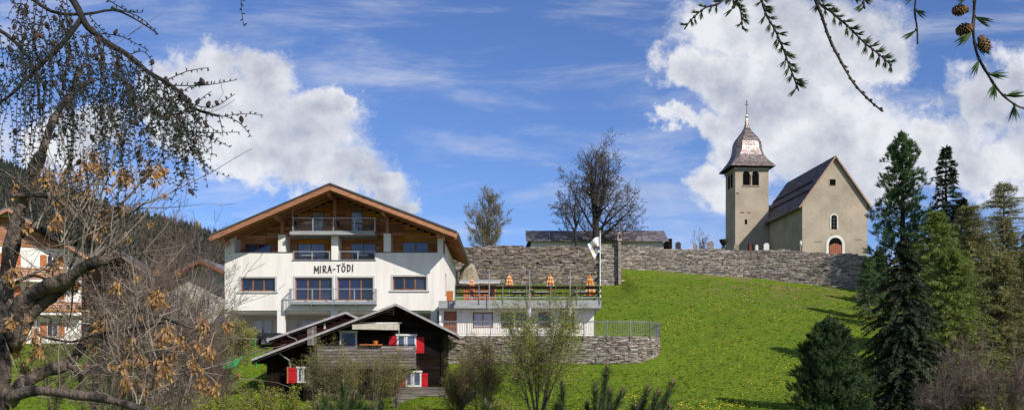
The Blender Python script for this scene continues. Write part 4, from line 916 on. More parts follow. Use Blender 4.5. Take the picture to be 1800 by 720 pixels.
    for px in (540.5, 544.5, 548.5, 552.5): piece('upright_board', 'greywood', t, X(px, 61), X(px+3.7, 61), -1.03-k*.006, -.98, Z(606, 61), Z(577-(px-540)*.35, 61)); k += 1
    # lower deck
    dx0, dx1 = X(697, 60.4), X(790, 60.4); dz0, dz1 = Z(706, 60.4), Z(679, 60.4); dk = MB().box(dx0, dx1, -1.6, -.05, dz0-.1, dz0+.02).build('deck', 'greywood', t)
    for k in range(5):
        h = (dz1-dz0)/5; piece('board', 'greywood', dk, dx0, dx1-rnd.uniform(0, .05), -1.65, -1.6, dz0+k*h+.01, dz0+(k+1)*h-.02)
    for q in (697, 720, 745, 768, 788): piece('baluster_post', 'darkwood', dk, X(q, 60.4), X(q, 60.4)+.09, -1.59, -1.5, -2.4, dz1)
    # windows
    def cw(a, b, c, d, n=2, y=-.12): 
        w = window(t, X(a), X(b), Z(d), Z(c), y, n, fm='whitepaint', pm='blue_glass', fw=.10); piece('head_board', 'whitepaint', w, X(a)-.06, X(b)+.06, y-.04, y-.002, Z(c)-.06, Z(c)+.05)
        cu = MB(); xm = (X(a)+X(b))/2
        cu.box(xm-.16, xm-.03, y+.035, y+.043, Z(d)+.12, Z(c)-.12) if n == 2 else None
        if n == 2: cu.build('curtain', 'white', w)
        return w
    cw(698, 732, 588, 613); cw(713, 741, 652, 679); cw(598, 628, 582, 612, 1); cw(523, 545, 645, 672)
    for a, b_, c, d in ((684, 698, 590, 612), (732, 746, 591.5, 620), (702, 712.5, 654, 678), (741, 752.5, 655, 679), (508, 522, 645, 672)): shutter(t, X(a), X(b_)-.01, Z(d), Z(c), -.07, 'red')
    piece('edge_board', 'orange_wood', t, X(505), X(507.6), -.12, -.06, Z(673), Z(644))
    # awning and flower box
    aw = MB().hexa([(X(619, 61), -1.0, Z(578, 61)), (X(702, 61), -1.0, Z(579.5, 61)), (X(702), -.1, Z(571.5)), (X(622), -.1, Z(569.5)), (X(619, 61), -1.0, Z(570, 61)), (X(702, 61), -1.0, Z(571.5, 61)), (X(702), -.1, Z(568)), (X(622), -.1, Z(566))]).build('awning', 'awning', t)
    piece('awning_arm', 'metal', aw, X(700.5, 61), X(702.5, 61), -.98, -.2, Z(590, 61), Z(588.5, 61)); piece('awning_arm', 'metal', aw, X(700.5, 61), X(702, 61), -.98, -.93, Z(590, 61), Z(579, 61)); piece('awning_case', 'whitepaint', aw, X(620, 61), X(704, 61), -.4, -.15, Z(567, 61), Z(565, 61))
    fb = MB().box(X(633, 61), X(673, 61), -1.28, -1.08, bz1-.0, bz1+.07).build('planter', 'orange_wood', t)
    for px in (660, ): MB().lathe([(0, 0), (.12, 0), (.16, .2), (.13, .22), (0, .2)], 10, (X(px, 61), -1.0, bz1+.06)).build('flower_pot', 'orange_wood', fb)
    # gable vents, downpipes
    for k in range(3): piece('vent_slat', 'greywood', t, X(677)+k*.05, X(690), -.06, -.03, Z(552)+k*.12, Z(552)+k*.12+.03)
    piece('vent_post', 'greywood', t, X(691), X(693), -.08, -.04, Z(553), Z(543))
    for P in ([(490, 616), (491, 621), (499, 628), (504, 632), (505, 640), (505, 672)], ): MB().tube([(X(a, 61.2), -.85+i*.22, Z(b_, 61.2)) for i, (a, b_) in enumerate(P)], .045, 8).build('downpipe', 'edge', t)
    # rear chalet
    Y2 = 68.2; X2 = lambda px, y=Y2: (px-900)*y/F; Z2 = lambda py, y=Y2: (HZ-py)*y/F
    r = thing('chalet', 'second dark chalet with reddish boards just behind the red-shuttered one', 'house', (0, Y2, 0))
    ap = (X2(608, 67.4), Z2(548, 67.4)); le = (X2(472, 67.4), Z2(596, 67.4)); re = (X2(660, 67.4), Z2(574, 67.4))
    rl = lambda x: (le[1] + (x-le[0])/(ap[0]-le[0])*(ap[1]-le[1]) if x < ap[0] else re[1] + (re[0]-x)/(re[0]-ap[0])*(ap[1]-re[1])) - .2
    a, b = X2(480), X2(655); MB().prism([(a, -1), (b, -1), (b, rl(b)), (ap[0], ap[1]-.25), (a, rl(a))], .03, 3.6).build('wall', 'darkwood', r)
    z = 0.6
    while z < ap[1]-.4:
        h = .2; p = max(a, le[0] + (z+h+.2-le[1])/(ap[1]-le[1])*(ap[0]-le[0])); q = min(b, re[0] - (z+h+.2-re[1])/(ap[1]-re[1])*(re[0]-ap[0]))
        if q-p > .3: piece('board', 'redwood', r, p, q, -.02-rnd.uniform(0, .01), .028, z+.008, z+h-.01)
        z += h
    for e in (le, re):
        MB().hexa([(e[0], -.8, e[1]-.1), (ap[0], -.8, ap[1]-.1), (ap[0], 4, ap[1]-.1), (e[0], 4, e[1]-.1), (e[0], -.8, e[1]), (ap[0], -.8, ap[1]), (ap[0], 4, ap[1]), (e[0], 4, e[1])]).build('roof', 'edge', r)
        beam('bargeboard', 'edge', r, (e[0], -.83, e[1]-.03), (ap[0], -.83, ap[1]-.03), .05, .14); beam('under_board', 'darkwood', r, (e[0], -.7, e[1]-.17), (ap[0], -.7, ap[1]-.17), .06, .14)
    MB().box(X2(573)-.06, X2(573)+.06, -.5, -.38, Z2(578), Z2(560)).build('stovepipe', 'trim', r)
    MB().tube([(X2(503, 67.4), -.8, Z2(585, 67.4)), (X2(506, 67.4), -.7, Z2(590, 67.4)), (X2(516, 67.4), -.3, Z2(594, 67.4)), (X2(519, 67.4), -.1, Z2(600, 67.4)), (X2(519, 67.4), -.1, Z2(640, 67.4))], .045, 8).build('downpipe', 'edge', r)
chalet()

def house(name, label, loc, rz, w, d, he, hr, wall, gable, trimm, sh, floors, ov=.9, roofm='slate', balconies=True, upper=None, cols=(.2, .5, .8)):
    """gable front towards -y; he eave height, hr ridge height"""
    t = thing(name, label, 'house', loc, rz)
    MB().prism([(-w/2, -2), (w/2, -2), (w/2, he), (0, hr), (-w/2, he)], 0, d).build('wall', wall, t)
    sl = (hr-he)/(w/2)
    for s in (-1, 1):
        e = (s*(w/2+ov), he-ov*sl)
        MB().hexa([(e[0], -1.4, e[1]+.1), (0, -1.4, hr+.1), (0, d+.6, hr+.1), (e[0], d+.6, e[1]+.1), (e[0], -1.4, e[1]+.25), (0, -1.4, hr+.25), (0, d+.6, hr+.25), (e[0], d+.6, e[1]+.25)]).build('roof', roofm, t)
        beam('verge_board', gable, t, (e[0], -1.36, e[1]-.02), (0, -1.36, hr-.02), .08, .22)
        for k in range(3): beam('rafter', gable, t, (e[0], -.9+k*.42, e[1]+.02), (0, -.9+k*.42, hr+.02), .1, .14)
    for f in (.0, .45, .9):
        for s in (-1, 1): x = s*w/2*f; z = hr - abs(x)*sl - .12; piece('purlin', gable, t, x-.1, x+.1, -1.3, 0, z-.12, z+.1)
    if upper:
        z = upper
        while z < hr-.5:
            hw = w/2 if z+.25 < he else (hr-z-.25)/sl
            piece('board', gable, t, -hw+.02, hw-.02, -.05-rnd.uniform(0, .01), -.003, z+.01, z+.24); z += .25
    for i, z in enumerate(floors):
        for c in cols:
            x = -w/2 + c*w; ww = window(t, x-.42, x+.42, z+.9, z+2.05, -.11, 2, fm='whitepaint', pm='glass', fw=.06)
            if sh:
                shutter(t, x-.88, x-.45, z+.88, z+2.07, -.06, sh); shutter(t, x+.45, x+.88, z+.88, z+2.07, -.06, sh)
        if balconies and i > 0:
            b = MB().box(-w/2, w/2-.0, -1.15, -.02, z-.16, z).build('balcony', 'whitepaint', t)
            for k in range(4):
                cs = np.linspace(-w/2, w/2, 4)
                for p, q in zip(cs, cs[1:]): piece('board', gable, b, p+.01, q-.01, -1.2, -1.152, z+.08+k*.21, z+.26+k*.21)
            piece('balcony_rail', 'whitepaint', b, -w/2, w/2, -1.24, -1.12, z+.95, z+1.02)
    return t
def far_houses():
    p = W(143, 560, 82); rz = R(24); w = 10.5
    cx = p.x - math.cos(rz)*w/2; cy = 82 - math.sin(rz)*w/2
    house('chalet', 'white house with wooden balconies and orange shutters behind the left foreground tree', (cx, cy, 2.4), rz, w, 9, 7.4, 10.6, 'plaster', 'roofwood', 'whitepaint', 'orange_wood', (0, 2.75, 5.3), upper=7.9)
    house('barn', 'dark timber barn with low grey roof right of the white balcony house', (W(196, 0, 88).x, 88, 2.6), R(8), 7.4, 8, 6.0, 8.6, 'darkwood', 'greywood', 'greywood', None, (1.2,), balconies=False, upper=0.0, roofm='church_slate')
    house('house', 'small house with reddish gable boards behind the bare thicket', (W(262, 0, 105).x, 105, 3.0), R(-12), 8.5, 8, 5.0, 7.6, 'recess_plaster', 'redwood', 'whitepaint', 'red', (0, 2.7), balconies=False, upper=5.6, roofm='church_slate')
    house('house', 'grey house with brown eave tucked against the left side of the hotel', (W(362, 0, 90).x, 90, 2.6), R(-4), 8.0, 9, 5.6, 7.6, 'recess_plaster', 'doorbrown', 'whitepaint', None, (0, 2.8), balconies=False, roofm='church_slate')
    house('house', 'white cottage with red shutters glimpsed through the thicket in the distance', (W(238, 0, 150).x, 150, 5.5), R(14), 9, 9, 6.2, 9.4, 'plaster', 'wood', 'whitepaint', 'red', (0, 2.7), balconies=False, upper=6.5)
far_houses()

# small things left of the chalet
def small_things():
    Y = 64.5; X = lambda px: (px-900)*Y/F; Z = lambda py: (HZ-py)*Y/F
    s = thing('playground_slide', 'bright green plastic slide on the slope left of the chalets', 'slide', (X(424), Y, H(X(424), Y)))
    b = s.location; A = Vector((X(433), Y+.4, Z(599)))-b; B = Vector((X(415), Y-1.6, Z(648)))-b; d = (B-A); n_ = Vector((1, 0, .12)).normalized()*.36; up = Vector((0, -.1, .12))
    MB().hexa([A-n_, A+n_, B+n_, B-n_, A-n_+up*.4, A+n_+up*.4, B+n_+up*.4, B-n_+up*.4]).build('chute', 'green_plastic', s)
    for sg in (-1, 1): MB().tube([A+n_*sg+up, B+n_*sg+up], .05, 6).build('side_rail', 'green_plastic', s)
    for sg in (-1, 1): MB().tube([A+n_*sg*.8+Vector((.1, .15, .45)), A+n_*sg*.8+Vector((.1, .6, -1.6))], .045, 6).build('post', 'green_plastic', s)
    for k in range(3): c = A+Vector((.1, .45, -.25-.3*k)); MB().box(c.x-.25, c.x+.25, c.y-.02, c.y+.02, c.z-.05, c.z).build('rung', 'green_plastic', s)
    Y = 72.6; X = lambda px: (px-900)*Y/F; Z = lambda py: (HZ-py)*Y/F; zb = H(X(465), Y)
    MB().add([(X(300), Y-1.3, H(X(300), Y-1.3)+.05), (X(620), Y-1.3, H(X(620), Y-1.3)+.05), (X(620), Y+2.1, 2.66), (X(300), Y+2.1, 2.66)], [(0, 1, 2, 3)]).build('road', 'asphalt', kind='structure')
    zb = H(X(465), Y)+.08
    c = thing('trailer', 'low black flatbed trailer parked below the hotel, left of the chalet roof', 'trailer', (0, Y, zb))
    MB().box(X(440), X(500), -.8, .8, .42, .56).build('bed', 'black', c)
    for a in (-.84, .8): piece('side_panel', 'black', c, X(441), X(499), a, a+.04, .56, .82)
    for a in (X(440)-.0, X(500)-.04): piece('end_panel', 'black', c, a, a+.04, -.79, .79, .561, .80)
    for px in (446, 478):
        for yy in (-.98, .84):
            m_ = MB(); P = [(X(px), yy, .32), (X(px), yy+.16, .32)]; wh = MB().tube(P, .32, 16).build('wheel', 'rubber', c); MB().tube([(X(px), yy-.012, .32), (X(px), yy+.172, .32)], .17, 12).build('rim', 'metal', wh)
    MB().tube([(X(440), 0, .46), (X(432), 0, .46)], .04, 6).build('drawbar', 'darkmetal', c)
    # lower left fence rails, red toy
    Y = 56; X = lambda px: (px-900)*Y/F; x = X(160)
    q = thing('toy_wagon', 'small bright red toy cart on the lawn behind the left tree', 'toy', (x, Y, (HZ-650)*Y/F-.1))
    MB().hexa([(-.3, -.2, .15), (.3, -.2, .15), (.3, .2, .15), (-.3, .2, .15), (-.38, -.26, .42), (.38, -.26, .42), (.38, .26, .42), (-.38, .26, .42)]).build('tub', 'red', q)
    for a in (-.22, .22):
        for b_ in (-.27, .23): MB().tube([(a, b_, .12), (a, b_+.05, .12)], .12, 10).build('wheel', 'rubber', q)
    MB().tube([(.36, 0, .2), (.7, 0, .55)], .02, 5).build('handle', 'darkmetal', q)
small_things()
# --VEG--
# ------------------------------------------------------------------ vegetation
def rv(r): return Vector((r.uniform(-1, 1), r.uniform(-1, 1), r.uniform(-1, 1)))
def grow(S, T, p, d, L, r, lvl, c, q):
    n = max(3, int(L / c['step'])); mx = c['max']
    for i in range(n):
        f = (i+1)/n
        d = (d + rv(q)*c['wob'][lvl] + Vector((0, 0, c['up'][lvl]))).normalized()
        e = p + d*(L/n); ra = r*(1-.8*i/n); rb = r*(1-.8*f); S.setdefault(lvl, []).append((tuple(p), tuple(e), max(ra, c['rmin']), max(rb, c['rmin'])))
        if lvl >= c.get('leaf', 9): T.append((tuple(e), tuple(d)))
        if lvl < mx and f > c['bare'][lvl]:
            k = c['kids'][lvl]/n/(1-c['bare'][lvl]+.01); k = int(k) + (q.random() < k % 1)
            for _ in range(k):
                a = d.cross(rv(q)); 
                if a.length < 1e-3: continue
                a.normalize(); an = q.uniform(*c['ang'][lvl]); cd = (d*math.cos(an) + a*math.sin(an)).normalized()
                grow(S, T, p.lerp(e, q.random()), cd, L*q.uniform(*c['len'][lvl])*(1.15-.55*f), max(rb*c['rr'], c['rmin']), lvl+1, c, q)
        p = e
def leafcards(mb, T, k, size, spread, q, asp=.5):
    P = np.repeat(np.array([t[0] for t in T]), k, 0); n = len(P); P = P + q.normal(0, spread, (n, 3))
    U = q.normal(0, 1, (n, 3)); U /= np.linalg.norm(U, axis=1, keepdims=True); B = np.cross(U, q.normal(0, 1, (n, 3))); B /= np.linalg.norm(B, axis=1, keepdims=True)
    s = size*q.uniform(.6, 1.3, (n, 1)); return mb.cards(P, U*s, B*s*asp)
def woody(root, S, big, small, split=2, n0=6, names=('trunk', 'twigs')):
    a = MB(); b = MB()
    for l, q in S.items():
        if l < split: a.segs(q, n0 if l == 0 else 5)
        else: b.segs(q, 3)
    if a.n: a.build(names[0], big, root)
    if b.n: b.build(names[1], small, root)

def hill_trees():
    # big bare lime on the churchyard
    q = random.Random(4); Y = 108; b = W(1046, 0, Y); zb = 12.6
    t = thing('bare_tree', 'big bare old tree standing behind the bastion wall', 'tree', (b.x, Y, zb))
    S, T = {}, []; c = dict(step=.42, max=4, wob=[.07, .16, .2, .25, .3], up=[.02, .07, .03, .0, -.02], bare=[.0, .15, .12, .1], kids=[0, 9, 7, 4, 0], ang=[(0, 0), (.5, 1.0), (.5, 1.1), (.5, 1.2)], len=[(0, 0), (.38, .6), (.4, .6), (.45, .7)], rr=.58, rmin=.013)
    tr = [(0, 0, 0), (.05, 0, .9), (.12, 0, 1.8), (.1, 0, 3.2), (.15, .1, 5)]
    MB().tube(tr, [.62, .45, .40, .33, .24], 10).build('trunk', 'bark_dark', t)
    for (x, z, dx, dy, dz, L, r) in ((.1, 4.6, -.03, .1, 1, 5.9, .22), (.1, 3.0, -.28, .2, 1, 8.4, .20), (.1, 3.4, .35, -.2, 1, 7.6, .19), (.1, 2.4, .75, .2, .9, 6.3, .18), (.1, 2.0, 1, -.1, .42, 5.6, .16), (.1, 1.6, 1, .2, .16, 5.4, .14), (.1, 3.6, .6, .3, 1, 6.3, .15), (.1, 2.9, .95, -.2, .7, 5.9, .15), (.1, 5, .3, .1, 1, 5.4, .13), (.1, 5, -.3, .1, 1, 5.4, .13), (.1, 2.8, -.6, -.1, 1, 6.4, .15), (.1, 4.2, .15, -.5, 1, 6.2, .15), (.1, 4.4, -.15, .5, 1, 7, .15), (.1, 1.4, -.45, 0, 1, 4.2, .13)):
        grow(S, T, Vector((x, 0, z)), Vector((dx, dy, dz)).normalized(), L, r, 1, c, q)
    woody(t, S, 'bark_dark', 'twig_lime', 2, names=('limbs', 'twigs'))
    q = random.Random(14); b = W(1016, 0, 107.5); t = thing('bare_tree', 'slim bare tree leaning beside the big old one behind the wall', 'tree', (b.x, 107.5, zb))
    S, T = {}, []; MB().tube([(0, 0, 0), (-.15, 0, 1.4), (-.3, 0, 2.6), (-.2, 0, 4)], [.2, .15, .13, .1], 8).build('trunk', 'bark_dark', t)
    for (z, dx, dy, dz, L, r) in ((3.9, -.1, 0, 1, 4.6, .1), (2.6, -.7, .2, 1, 4.6, .1), (3, .45, -.2, 1, 3.8, .09), (2.2, -.9, -.2, .6, 3.5, .08), (3.4, -.35, .3, 1, 4.4, .09)): grow(S, T, Vector((-.25, 0, z)), Vector((dx, dy, dz)).normalized(), L, r, 1, c, q)
    woody(t, S, 'bark_dark', 'twig_lime', 2, names=('limbs', 'twigs'))
    # feathery spring tree behind the hotel corner
    q = random.Random(5); b = W(856, 0, 113); t = thing('spring_tree', 'feathery tree with first yellow-green leaves behind the wall near the hotel', 'tree', (b.x, 113, 12.8)); S, T = {}, []
    c = dict(step=.4, max=3, leaf=2, wob=[.04, .1, .15, .2], up=[.02, .16, .12, .05], bare=[.12, .1, .1], kids=[46, 9, 4], ang=[(.5, 1.15), (.3, .8), (.3, .9)], len=[(.3, .5), (.3, .5), (.35, .6)], rr=.42, rmin=.011)
    grow(S, T, Vector((0, 0, 0)), Vector((0, 0, 1)), 7.0, .17, 0, c, q); 
    for dx in (-.35, .4): grow(S, T, Vector((0, 0, .4)), Vector((dx, .1, 1)).normalized(), 5.4, .1, 0, dict(c, kids=[24, 7, 3]), q)
    woody(t, S, 'bark_grey', 'twig_brown', 1); low = [k for k in T if q.random() < 1.3 - k[0][2]/8.5]; leafcards(MB(), low, 2, .045, .12, np.random.default_rng(1)).build('leaves', 'leaf_olive', t)
    q = random.Random(6); b = W(1234, 0, 106.6); t = thing('bare_shrub', 'small bare shrub among the gravestones', 'shrub', (b.x, 106.6, 12.6)); S, T = {}, []
    for k in range(8): grow(S, T, Vector((q.uniform(-.2, .2), 0, .3)), Vector((q.uniform(-.7, .5), q.uniform(-.3, .3), 1)).normalized(), q.uniform(1.5, 2.5), .03, 1, dict(c, kids=[0, 6, 3], rmin=.012), q)
    woody(t, S, 'twig_red', 'twig_red', 2, names=('stems', 'twigs'))
hill_trees()

def conifer(name, label, px, Y, top, Rb, mt, seed, nb=330, ns=12, m=5, droop=.45, lift=.15, clen=.42, cw=.05, shape=None, z0=.06, hang=-.35, bark='bark_dark', dz=0, cones=0, group=None, wig=.16, tr=None, pexp=.85):
    q = np.random.default_rng(seed); x = (px-900)*Y/F; zb = H(x, Y) - .15; Hh = (HZ-top)*Y/F - zb
    t = thing(name, label, 'tree', (x, Y, zb), 0, group); shape = shape or (lambda u: (1-u)**.9)
    MB().tube([(0, 0, 0), (.03, 0, Hh*.4), (-.02, .02, Hh*.75), (0, 0, Hh)], [tr or Hh*.018, Hh*.013, Hh*.007, .015], 8).build('trunk', bark, t)
    u = q.random(nb)**pexp; nw = max(10, int(Hh/.42)); u = np.where(q.random(nb) < .8, (np.floor(u*nw)+.5)/nw + q.normal(0, .1/nw, nb), u).clip(0, 1); u = np.concatenate([u, np.linspace(.86, .995, 26)]); nb = len(u); zz = Hh*(z0+(1-z0)*u); az = q.random(nb)*6.283
    R_ = Rb*shape(u)*q.uniform(.5, 1.2, nb)*(1+.16*np.sin(u*nw*1.9+seed)) + .10; lf = (lift + .55*np.clip(u-.5, 0, 1) + q.normal(0, .07, nb)); dr = droop*q.uniform(.7, 1.3, nb)
    fx, fy = np.cos(az), np.sin(az)
    def pos(t_): return np.stack([fx*R_*t_, fy*R_*t_, zz + R_*(lf*t_ - dr*t_**2)], -1)
    S = []
    for a, b in ((0, .35), (.35, .7), (.7, 1)):
        A, B = pos(np.full(nb, a)), pos(np.full(nb, b)); S.append(np.concatenate([A, B, (.012+.016*R_*(1-a))[:, None], (.010+.016*R_*(1-b))[:, None]], 1))
    MB().segs(np.concatenate(S), 3).build('branches', bark, t)
    A, B, C = [], [], []; idx = np.repeat(np.arange(nb), ns*m); tt = q.uniform(.12, 1.0, len(idx))**.8
    keep = q.random(len(idx)) < .25 + .9*R_[idx]/Rb; idx, tt = idx[keep], tt[keep]
    r = R_[idx]; P = np.stack([fx[idx]*r*tt, fy[idx]*r*tt, zz[idx] + r*(lf[idx]*tt - dr[idx]*tt**2)], 1)
    fw = np.stack([fx[idx], fy[idx], lf[idx] - 2*dr[idx]*tt], 1); sd = np.stack([-fy[idx], fx[idx], 0*tt], 1); sg = q.uniform(-1, 1, (len(idx), 1))
    D = fw*q.uniform(.35, 1, (len(idx), 1)) + sd*sg*1.1 + q.normal(0, wig, (len(idx), 3)); D[:, 2] += hang*q.random(len(idx)); D /= np.linalg.norm(D, axis=1, keepdims=True)
    ln = clen*(1.25-.65*tt)[:, None]*q.uniform(.6, 1.25, (len(idx), 1)); W_ = np.cross(D, q.normal(0, 1, D.shape) + np.array([0, 0, 1.2])); W_ /= np.linalg.norm(W_, axis=1, keepdims=True)
    W_ *= cw*q.uniform(.6, 1.3, (len(idx), 1)); Mi = P + D*ln*.45
    MB().cards(P + D*ln*.5, D*ln*.5, W_).build('crown', mt, t)
    if cones:
        cm = MB(); k = q.choice(np.where(tt > .6)[0], cones); Pc = P[k]; n = len(k)
        L_ = q.uniform(.10, .17, (n, 1)); 
        for a in range(3):
            an = a*2.09; o1 = np.array([math.cos(an), math.sin(an), 0])*.038; cm.cards(Pc - np.array([0, 0, 1])*L_*.6, np.concatenate([0*L_, 0*L_, L_*.8], 1), np.tile(np.array([math.cos(an), math.sin(an), 0])*.05, (n, 1)))
        cm.build('cones', 'cone_spruce', t, kind='stuff')
    return t
def clump_pine(name, label, px, Y, top, Rb, seed, ncl, mt, csize=.42, z0=.05, per=170, nl=.15, shape=None, needw=.014, upb=.55):
    q = np.random.default_rng(seed); x = (px-900)*Y/F; zb = H(x, Y) - .15; Hh = (HZ-top)*Y/F - zb; t = thing(name, label, 'tree', (x, Y, zb)); shape = shape or (lambda u: (1-u**2.2)**.6*(.55+.45*min(1, u*4+.3)))
    MB().tube([(0, 0, 0), (.05, 0, Hh*.5), (0, 0, Hh*.97)], [Hh*.022, Hh*.014, .02], 8).build('trunk', 'bark_dark', t)
    S = []; C = []
    for i in range(ncl):
        u = (i+.5)/ncl; u = u**.9; a = i*2.39996 + q.normal(0, .3); R_ = Rb*shape(u)*q.uniform(.5, 1.12) if u < .96 else .05; z = Hh*(z0+(1-z0)*u); s = csize*q.uniform(.7, 1.2)*(1-.35*u)
        p = np.array([math.cos(a)*R_, math.sin(a)*R_, z + .12*R_]); S.append((np.array([0, 0, z-.25*R_]), p, .035, .02)); C.append((p, s, np.array([math.cos(a), math.sin(a), .5])))
        if R_ > .7: C.append((p*np.array([.6, .6, 1]) - np.array([0, 0, .1]), s*.9, np.array([math.cos(a+.6), math.sin(a+.6), .7])))
    MB().segs(S, 4).build('branches', 'bark_dark', t)
    mb = MB()
    for p, s, d in C:
        # a bunch is several upright shoots bristling with needles
        ns = 9; base = p + q.normal(0, 1, (ns, 3))*s*np.array([.42, .42, .20]); D = d/np.linalg.norm(d)*(1-upb) + np.array([0, 0, upb]) + q.normal(0, .28, (ns, 3)); D /= np.linalg.norm(D, axis=1, keepdims=True)
        k = max(8, per//ns); B_ = np.repeat(base, k, 0); DD = np.repeat(D, k, 0); f = q.random((len(B_), 1)); Pn = B_ + DD*f*s*.75
        N_ = DD*.8 + q.normal(0, .55, DD.shape); N_ /= np.linalg.norm(N_, axis=1, keepdims=True); Wn = np.cross(N_, q.normal(0, 1, N_.shape)); Wn /= np.linalg.norm(Wn, axis=1, keepdims=True); l = nl*q.uniform(.7, 1.2, (len(B_), 1))
        mb.tris(Pn - Wn*needw, Pn + Wn*needw, Pn + N_*l)
    mb.build('crown', mt, t); return t
def right_trees():
    lar0 = dict(bark='bark_grey', hang=-.75, clen=.42, cw=.020, droop=.22, lift=.12, wig=.5)
    conifer('larch', 'broad pale green larch filling the middle of the right-hand group', 1672, 60, 440, 3.2, 'needle_larch', 53, nb=480, ns=14, m=6, shape=lambda u: (1-u)**.55, **lar0)
    conifer('larch', 'olive larch low down between the thin larch and the brown bushes', 1758, 62, 450, 2.9, 'needle_olive', 57, nb=420, ns=13, m=5, shape=lambda u: (1-u)**.55, **lar0)
    conifer('spruce', 'dark spruce deep in the gap behind the broad pale larch', 1690, 88, 350, 3.2, 'needle_dark', 59, nb=300, ns=12, m=5, droop=.36, clen=.5, cw=.05)
    conifer('spruce', 'dark spruce deep in the gap behind the thin see-through larch', 1768, 90, 385, 3.2, 'needle_dark', 61, nb=300, ns=12, m=5, droop=.36, clen=.5, cw=.05)
    clump_pine('stone_pine', 'small bushy dark green stone pine at the foot of the meadow', 1458, 48, 566, 1.66, 2, 190, 'needle_blue', .44, per=430, nl=.15, needw=.014, shape=lambda u: (1-u**2.1)**.7*(.8+.2*min(1, u*5)))
    conifer('spruce', 'dark spruce full of brown cones in front of the other conifers', 1590, 52, 418, 3.2, 'needle_dark', 11, nb=430, ns=16, m=7, droop=.42, lift=.05, clen=.34, cw=.030, cones=1500, hang=-.6, shape=lambda u: (1-u)**.8)
    clump_pine('tall_pine', 'tall dense pine rising in front of the church gable', 1586, 98, 238, 3.7, 7, 170, 'needle_green', .60, per=260, nl=.26, needw=.020, z0=.2, shape=lambda u: (1-u)**.55*(.7+.3*math.sin(u*13)**2))
    conifer('spruce', 'slender dark spruce with pointed top behind the larches', 1663, 94, 258, 4.0, 'needle_dark', 13, nb=280, ns=12, m=5, droop=.36, lift=.1, clen=.5, cw=.05, cones=220, shape=lambda u: (1-u)**.85, wig=.2)
    lar = dict(bark='bark_grey', hang=-.75, clen=.40, cw=.019, droop=.22, lift=.12, wig=.5)
    conifer('larch', 'light green larch directly behind the cone-laden spruce', 1645, 64, 372, 3.6, 'needle_larch', 17, nb=560, ns=16, m=6, shape=lambda u: (1-u)**.62, **lar)
    conifer('larch', 'olive larch between the slender spruce and right-hand trees', 1705, 68, 362, 3.6, 'needle_olive', 18, nb=460, ns=14, m=5, shape=lambda u: (1-u)**.55, **lar)
    conifer('larch', 'thin see-through larch with bare top at the right edge', 1765, 74, 322, 3.6, 'needle_olive', 19, nb=380, ns=12, m=4, shape=lambda u: (1-u)**.55, **lar)
    conifer('larch', 'small larch half hidden below the tall pine and right of it', 1612, 72, 430, 1.8, 'needle_larch', 23, nb=260, ns=12, m=5, shape=lambda u: (1-u)**.7, **lar)
    conifer('spruce', 'dense dark spruce low behind the olive larch', 1735, 80, 430, 2.8, 'needle_dark', 29, nb=300, ns=12, m=5, droop=.36, clen=.5, cw=.05)
    conifer('spruce', 'broad spruce on the far right edge of the group', 1812, 82, 400, 3.0, 'needle_dark', 31, nb=300, ns=12, m=5, droop=.36, clen=.5, cw=.05)
    conifer('larch', 'olive larch cut by the right picture edge', 1808, 66, 440, 2.6, 'needle_olive', 37, nb=360, ns=12, m=5, shape=lambda u: (1-u)**.6, **lar)
    conifer('spruce', 'young spruce under the tall pine at the wall end', 1545, 92, 440, 1.7, 'needle_blue', 41, nb=200, ns=10, m=5, clen=.4, cw=.05)
    # low leaning fir branches by the wall end
    conifer('young_larch', 'young bright larch at the end of the churchyard wall', 1527, 84, 452, 1.5, 'needle_green', 43, nb=180, ns=10, m=5, shape=lambda u: (1-u)**.6, **lar)
right_trees()

BARE = dict(step=.28, max=3, leaf=2, wob=[.09, .16, .22, .3], up=[.04, .05, .03, 0], bare=[.12, .1, .1], kids=[7, 7, 5], ang=[(.3, .8), (.35, .9), (.4, 1.0)], len=[(.4, .65), (.4, .6), (.35, .6)], rr=.55, rmin=.006)
def shrub(name, label, px, Y, top, spread, stems, seed, stem_m, twig_m, leaf_m=None, lk=2, ls=.03, lsp=.05, c=None, base_r=.03, cat='shrub', hmin=.6, group=None, zb=None, wide=.25, kids=None, hide=1.0):
    q = random.Random(seed); x = (px-900)*Y/F; z = H(x, Y) - .1 if zb is None else zb; Hh = (HZ-top)*Y/F - z; t = thing(name, label, cat, (x, Y, z), 0, group); S, T = {}, []; c = dict(BARE, **(c or {}))
    for k in range(stems):
        a = q.random()*6.283; rr = q.random()**.5; d = Vector((math.cos(a)*spread*rr/Hh, math.sin(a)*spread*rr/Hh*.8, 1)).normalized()
        grow(S, T, Vector((math.cos(a)*rr*wide, math.sin(a)*rr*wide, 0)), d, Hh*q.uniform(hmin, 1.02)*(1-.2*rr), base_r*q.uniform(.6, 1.15), 0, c, q)
    woody(t, S, stem_m, twig_m, 1, names=('stems', 'twigs'))
    if leaf_m: 
        T = [k for k in T if q.random() < hide]; leafcards(MB(), T, lk, ls, lsp, np.random.default_rng(seed)).build('leaves', leaf_m, t)
    return t
